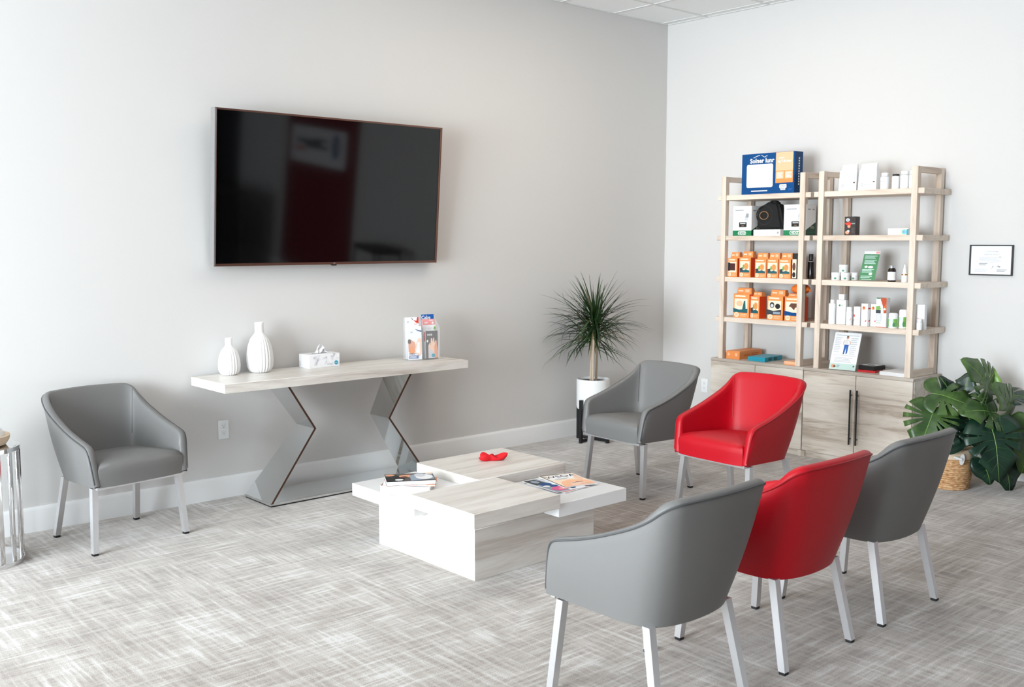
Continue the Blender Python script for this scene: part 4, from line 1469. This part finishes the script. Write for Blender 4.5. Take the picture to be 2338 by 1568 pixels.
for k in range(250):
    hx, hy, hz, hi = heads[0] if k % 5 < 3 else heads[1 + k % 2]
    az = rl.uniform(0, 2 * math.pi)
    el = math.asin(rl.uniform(-.40, 1.0))
    ln = rl.uniform(.30, .50) * (1.0 if el < .9 else .9)
    wd = rl.uniform(.0055, .0095)
    d = Vector((math.cos(az) * math.cos(el), math.sin(az) * math.cos(el), math.sin(el)))
    p = Vector((hx, hy, hz + rl.uniform(-.06, .10))) + d * .012
    n = 9
    droop = rl.uniform(.45, 1.25) * (1 - .6 * max(0, math.sin(el)))
    vs, fs = [], []
    dd = d.copy()
    ok_ = True
    for i in range(n):
        t_ = i / (n - 1)
        wdt = wd * (1.0 - .15 * (1 - t_)) * (1 - t_ ** 2.2) + .0004
        side = dd.cross(Vector((0, 0, 1)))
        if side.length < .05:
            side = Vector((1, 0, 0))
        side.normalize()
        nr_ = side.cross(dd).normalized()
        q = p.copy()
        if q.y + PY > -.02:
            q.y = -.02 - PY
        vs += [q - side * wdt + nr_ * wdt * .45, q, q + side * wdt + nr_ * wdt * .45]
        p = p + dd * (ln / (n - 1))
        dd = (dd + Vector((0, 0, -1)) * droop * .16 * (t_ + .25)).normalized()
    for i in range(n - 1):
        a = i * 3
        fs += [(a, a + 1, a + 4, a + 3), (a + 1, a + 2, a + 5, a + 4)]
    MB().add(vs, fs, LEAFD2 if k % 7 == 0 else (LEAFD3 if k % 17 == 5 else LEAFD)).build('leaf', pl, 60)

# ================================================================== monstera in its basket
BX, BY = -.515, -2.875
bk = thing('basket', 'round woven seagrass basket holding the monstera', 'basket', (BX, BY, 0))
nring = 19
prof = [(.106, 0)]
for i in range(nring):
    z = .006 + i * .0142
    r = .116 + .017 * math.sin(min(1, i / 12) * math.pi / 2) - (.004 * max(0, i - 14) / 4)
    prof += [(r - .0035, z - .006), (r, z), (r - .0035, z + .006)]
prof += [(.119, .272), (.114, .26)]
MB().lathe(prof, SEAGRASS, 56).build('weave', bk, 60)
MB().lathe([(.1335, .205), (.1345, .212), (.1335, .266), (.127, .268)], mat('pale_rope', (232, 210, 182), .8), 56).build('rim_band', bk)
hd = MB()
a0 = R(228)
c0 = Vector((.137 * math.cos(a0), .137 * math.sin(a0), 0))
tang = Vector((-math.sin(a0), math.cos(a0), 0))
outd = Vector((math.cos(a0), math.sin(a0), 0))
MB().tube([c0 + tang * -.038 + Vector((0, 0, .225)), c0 + tang * -.03 + outd * .018 + Vector((0, 0, .222)), c0 + tang * -.005 + outd * .022 + Vector((0, 0, .215)), c0 + tang * .0 + outd * .004 + Vector((0, 0, .225))], [.007, .010, .010, .006], CERAMIC, 8).build('handle', bk)
tagm = MB()
pts = []
for q in range(14):
    a = 2 * math.pi * q / 14
    pts.append((.016 * math.cos(a), .036 * math.sin(a)))
vs = [c0 + outd * (.012) + tang * (.004 + x + .10 * z) * 1.0 + Vector((0, 0, .212 + z)) for x, z in pts] + [c0 + outd * .016 + tang * (.004 + x + .10 * z) + Vector((0, 0, .212 + z)) for x, z in pts]
tagm.add(vs, [tuple(range(14)), tuple(reversed(range(14, 28)))] + [(i, (i + 1) % 14, (i + 1) % 14 + 14, i + 14) for i in range(14)], CERAMIC).build('hang_tag', bk, 0)
MB().lathe([(.107, .215), (.107, .235), (.05, .240), (.01, .241)], SOIL, 32).build('soil', bk)

mo = thing('monstera_plant', 'bushy monstera with large split green leaves in the woven basket', 'plant', (BX, BY, .241))


def monstera_leaf(size, notches, seed, fold=.25, curl=.35):
    """heart-shaped split leaf in local xy: petiole joint at the origin, tip towards +y, normal +z"""
    r_ = random.Random(seed)
    ang = []
    for i in range(61):
        ang.append((-math.pi + 2 * math.pi * i / 60, 1.0))
    out = []
    ns = []
    if notches:
        for s in (-1, 1):
            for k in range(notches):
                ns.append((s * (.50 + (2.05 - .50) * (k + .5 + r_.uniform(-.12, .12)) / notches), r_.uniform(.20, .36)))
    for a, f_ in ang:
        if any(abs(a - b) < .095 for b, _ in ns):
            continue
        out.append((a, 1.0))
    for b, dp in ns:
        out += [(b - .085, 1.0), (b - .05, dp + .10), (b, dp), (b + .05, dp + .10), (b + .085, 1.0)]
    out.sort()
    C0 = Vector((0, .16))
    vs, rings = [], [0.0, .18, .34, .55, .78, 1.0]
    n = len(out)
    vs.append((0, .16, 0))

    def lift(x, y):
        z = -curl * (x * x + (y - .2) ** 2) * .9 + fold * abs(x) * .55
        z += .02 * math.sin(9 * x + 7 * y + seed)
        return z
    for t_ in rings[1:]:
        for a, m_ in out:
            aa = abs(a)
            # heart outline, 0 = tip
            rr = .54 + .24 * math.exp(-(aa / .30) ** 2) - .10 * math.exp(-((aa - .9) / .5) ** 2) * 0 + .03 * math.cos(2 * aa)
            if aa > 2.5:
                rr *= 1 - .62 * ((aa - 2.5) / .64) ** 1.5
            q = min(t_, m_) * rr if t_ > m_ else t_ * rr
            x = q * math.sin(a) * 1.04
            y = .16 + q * math.cos(a) * (.98 if aa < 1.57 else .80)
            vs.append((x, y, lift(x, y)))
    fs, nf = [], []
    for k in range(n):
        fs.append((0, 1 + k, 1 + (k + 1) % n))
    for i in range(len(rings) - 2):
        for k in range(n):
            k2 = (k + 1) % n
            fs.append((1 + i * n + k, 1 + (i + 1) * n + k, 1 + (i + 1) * n + k2, 1 + i * n + k2))
    V = [(x * size, y * size, z * size) for x, y, z in vs]
    mbv = []
    # veins as slim raised ribs
    ribs = [[(0, y, lift(0, y) + .004) for y in (-.02, .15, .35, .55, .75, .98)]]
    for s in (-1, 1):
        for k in range(5):
            a = .55 + k * .42
            y0 = .62 - k * .13
            e = (s * .44 * math.sin(a), y0 + .30 * math.cos(a) * .9 + .06)
            ribs.append([(e[0] * q, y0 + (e[1] - y0) * q, lift(e[0] * q, y0 + (e[1] - y0) * q) + .003) for q in (0, .22, .42, .6)])
    return V, fs, [[(x * size, y * size, z * size) for x, y, z in rb] for rb in ribs]


def place_leaf(joint, tip_dir, normal, size, notches, m, seed, fold=.25, curl=.35, stem=True):
    V, F, ribs = monstera_leaf(size, notches, seed, fold, curl)
    yv = Vector(tip_dir).normalized()
    zv = Vector(normal)
    zv = (zv - yv * zv.dot(yv)).normalized()
    xv = yv.cross(zv)
    M = Matrix((xv, yv, zv)).transposed()
    J = Vector(joint) - Vector((BX, BY, .241))

    def tr(p):
        q = M @ Vector(p) + J
        if q.x + BX > -.015:
            q.x = -.015 - BX
        return q
    mb = MB().add([tr(p) for p in V], F, m)
    lf = mb.build('leaf', mo, 60)
    lf.modifiers.new('thickness', 'SOLIDIFY').thickness = .0012
    rb = MB()
    rb.tube([tr(p) for p in ribs[0]], [.0032, .003, .0027, .0022, .0016, .0006], VEIN, 5)
    for r_ in ribs[1:]:
        rb.tube([tr(p) for p in r_], [.0010, .0009, .0007, .0003], VEIN2, 4)
    rb.build('veins', lf)
    if stem:
        b = Vector((rnd.uniform(-.03, .03), rnd.uniform(-.03, .03), -.01))
        mid = (b + J) / 2 + Vector((0, 0, .06)) + (J - b) * .05
        mid.x, mid.y = b.x + (J.x - b.x) * .35, b.y + (J.y - b.y) * .35
        pts = []
        for i in range(9):
            u = i / 8
            pts.append(b * (1 - u) ** 2 + mid * 2 * u * (1 - u) + J * u * u)
        MB().tube(pts, [.0055 - .0025 * i / 8 for i in range(9)], STEMG, 7).build('stem', mo)


# image-like directions at the plant: right = (.75,-.66,0), up = (0,0,1), toward viewer = (-.66,-.75,.1)
RI, UP, VI = Vector((.75, -.66, 0)), Vector((0, 0, 1)), Vector((-.66, -.75, .12))


def D(r, u, v):
    return RI * r + UP * u + VI * v


LEAVES = [  # pixel-free world joints: (right, up, toward viewer) offsets in metres from the basket centre at floor
    ((-.165, .615, .08), (.90, -.22, .25), (-.15, .75, .62), .30, 3, MONL, 1),
    ((-.185, .515, .14), (-.42, -.80, .35), (-.25, .45, .85), .30, 4, MONL, 2),
    ((.215, .640, .05), (-.62, .66, .30), (.30, .45, .82), .30, 4, MONL, 3),
    ((.215, .500, .13), (-.90, .10, .35), (.10, .62, .75), .27, 3, MONL, 4),
    ((.345, .475, .06), (-.42, .60, .45), (.35, .35, .85), .30, 3, MONL, 5),
    ((.150, .405, .22), (.10, -.92, .30), (-.05, .32, .92), .33, 3, MOND, 6),
    ((.475, .410, .10), (-.25, -.85, .30), (.15, .40, .88), .31, 3, MONL, 7),
    ((.215, .270, .14), (.10, -.95, .25), (.05, .25, .95), .20, 0, MOND, 8),
    ((.290, .200, .10), (.22, -.92, .20), (.10, .25, .95), .22, 0, MOND, 9),
    ((.130, .190, .16), (.28, -.90, .25), (-.15, .30, .92), .16, 0, MOND, 10),
    ((-.030, .430, .06), (-.70, -.50, .30), (-.30, .55, .75), .25, 3, MOND, 11),
    ((-.060, .360, .10), (-.85, -.40, .30), (-.20, .60, .72), .24, 0, MOND, 12),
    ((.055, .560, -.02), (.12, .85, .20), (-.55, .25, .80), .20, 3, MOND, 13),
    ((-.020, .560, .02), (-.35, .80, .20), (.30, .40, .85), .19, 2, MOND, 17),
    ((.340, .600, -.06), (.85, .02, .10), (.20, .85, .30), .26, 3, MOND, 14),
    ((.250, .660, -.04), (.05, .95, .05), (-.6, .1, .75), .12, 0, MONY, 15),
    ((.330, .330, .02), (.75, -.35, .30), (.20, .60, .75), .26, 2, MOND, 16),
    ((.060, .470, .08), (.30, -.75, .35), (.10, .50, .85), .25, 3, MOND, 18),
]
for (j, td, nn, sz, nt_, m_, sd) in LEAVES:
    jj = Vector((BX, BY, 0)) + D(*j)
    jj.x = min(jj.x, -.06)
    place_leaf(jj, D(*td), D(*nn), sz * 1.06, nt_, m_, sd)

# ================================================================== chrome drum side table with bowl
dx, dy = -5.693, -.406
dt = thing('drum_side_table', 'chrome drum side table of upright bars at the left edge', 'side table', (dx, dy, 0))
zt = .590
MB().lathe([(.188, 0), (.200, 0), (.2, .022), (.188, .022)], CHROME, 64).build('base_ring', dt, 30)
MB().lathe([(.188, zt - .022), (.2, zt - .022), (.2, zt - .001), (.188, zt - .001)], CHROME, 64).build('top_ring', dt, 30)
MB().lathe([(.187, zt - .012), (.187, zt), (.1, zt), (.01, zt)], MIRROR, 64).build('top_plate', dt, 30)
MB().lathe([(.187, .006), (.187, .012), (.1, .012), (.01, .012)], MIRROR, 64).build('base_plate', dt, 30)
for k in range(18):
    a = 2 * math.pi * (k + .3) / 18
    c, s = math.cos(a), math.sin(a)
    o = MB().rbox(-.012, .012, -.005, .005, .022, zt - .022, CHROME, .002, 2).build('bar', dt, 40, (.194 * c, .194 * s, 0), (0, 0, a + math.pi / 2))
bw = thing('bowl', 'shallow beige rope bowl on the chrome side table', 'bowl', (dx - .005, dy + .0, zt + .001))
MB().lathe([(.10, 0), (.145, .006), (.160, .028), (.163, .050), (.156, .051), (.148, .030), (.11, .016), (.02, .014)], mat('beige_rope', (206, 184, 158), .85), 48).build('shell', bw)
rs = random.Random(4)
for k in range(9):
    a = k * 2.399
    rr = .0 if k == 0 else .085 + .02 * (k % 2)
    t = thing('white_stone', 'lumpy white coral piece heaped in the beige bowl', 'ornament', (dx - .005 + rr * math.cos(a), dy + rr * math.sin(a), zt + .0185), a, 'white pieces in the bowl')
    vs, fs = [], []
    for i in range(9):
        for q in range(12):
            ph, th = math.pi * i / 8, 2 * math.pi * q / 12
            r0 = .036 * (1 + .2 * math.sin(3 * th + k) * math.sin(ph) + .15 * math.cos(2 * th + ph * 3))
            vs.append((r0 * math.sin(ph) * math.cos(th), r0 * math.sin(ph) * math.sin(th) * .8, .040 + r0 * 1.1 * math.cos(ph)))
    for i in range(8):
        for q in range(12):
            q2 = (q + 1) % 12
            fs.append((i * 12 + q, (i + 1) * 12 + q, (i + 1) * 12 + q2, i * 12 + q2))
    MB().add(vs, fs, CERAMIC).build('lump', t, 70)

# ================================================================== far side of the room, seen mirrored in the television
DRED = mat('dark_red_paint', (120, 10, 22), .6)
struct(MB().box(-.03, 0, -6.93, -5.20, .138, ZC, DRED).build('trim_1', smooth=0))
struct(MB().box(-.02, 0, -10.9, -8.35, .138, 2.9, mat('dark_doorway', (14, 13, 14), .7)).build('door_1', smooth=0))
sg = thing('wall_sign', 'white sign with dark lettering on the red panel, mirrored in the television', 'sign', (-.032, -6.10, 1.56), RZ)
MB().rbox(-.675, .675, -.02, 0, 0, .47, CARD, .004, 1).build('board', sg)
art(sg, [('rect', -.10, .25, .52, .31, INKD), ('rect', -.25, .20, .30, .25, INKD), ('rect', -.25, .30, .10, .335, INKD), ('rect', .30, .15, .55, .20, REDI), ('ell', -.45, .27, .09, .16, NAVY), ('ell', -.45, .27, .04, .08, BLUEGREY)], front(-.02))
ds = thing('reception_desk', 'black reception desk glimpsed mirrored in the television', 'desk', (-.95, -7.95, 0), RZ)
MB().rbox(-.95, .95, -.30, .30, 0, 1.04, BLACK, .005, 1).build('front_panel', ds)
MB().rbox(-1.0, 1.0, -.35, .35, 1.04, 1.08, mat('dark_stone', (40, 40, 42), .3), .005, 1).build('counter', ds)
so = thing('bar_stool', 'black backless stool glimpsed mirrored in the television', 'stool', (-.34, -4.12, 0), R(-84))
MB().rbox(-.26, .26, -.18, .18, .78, .84, BLACK, .01, 2).build('seat', so)
for sx in (-1, 1):
    for sy in (-1, 1):
        MB().tube([(sx * .26, sy * .20, 0), (sx * .24, sy * .16, .78)], .014, BLACKMET, 8).build('leg', so)
MB().tube([(.253, .187, .25), (-.253, .187, .25), (-.253, -.187, .25), (.253, -.187, .25)], .009, BLACKMET, 8, closed=True).build('footrest', so)
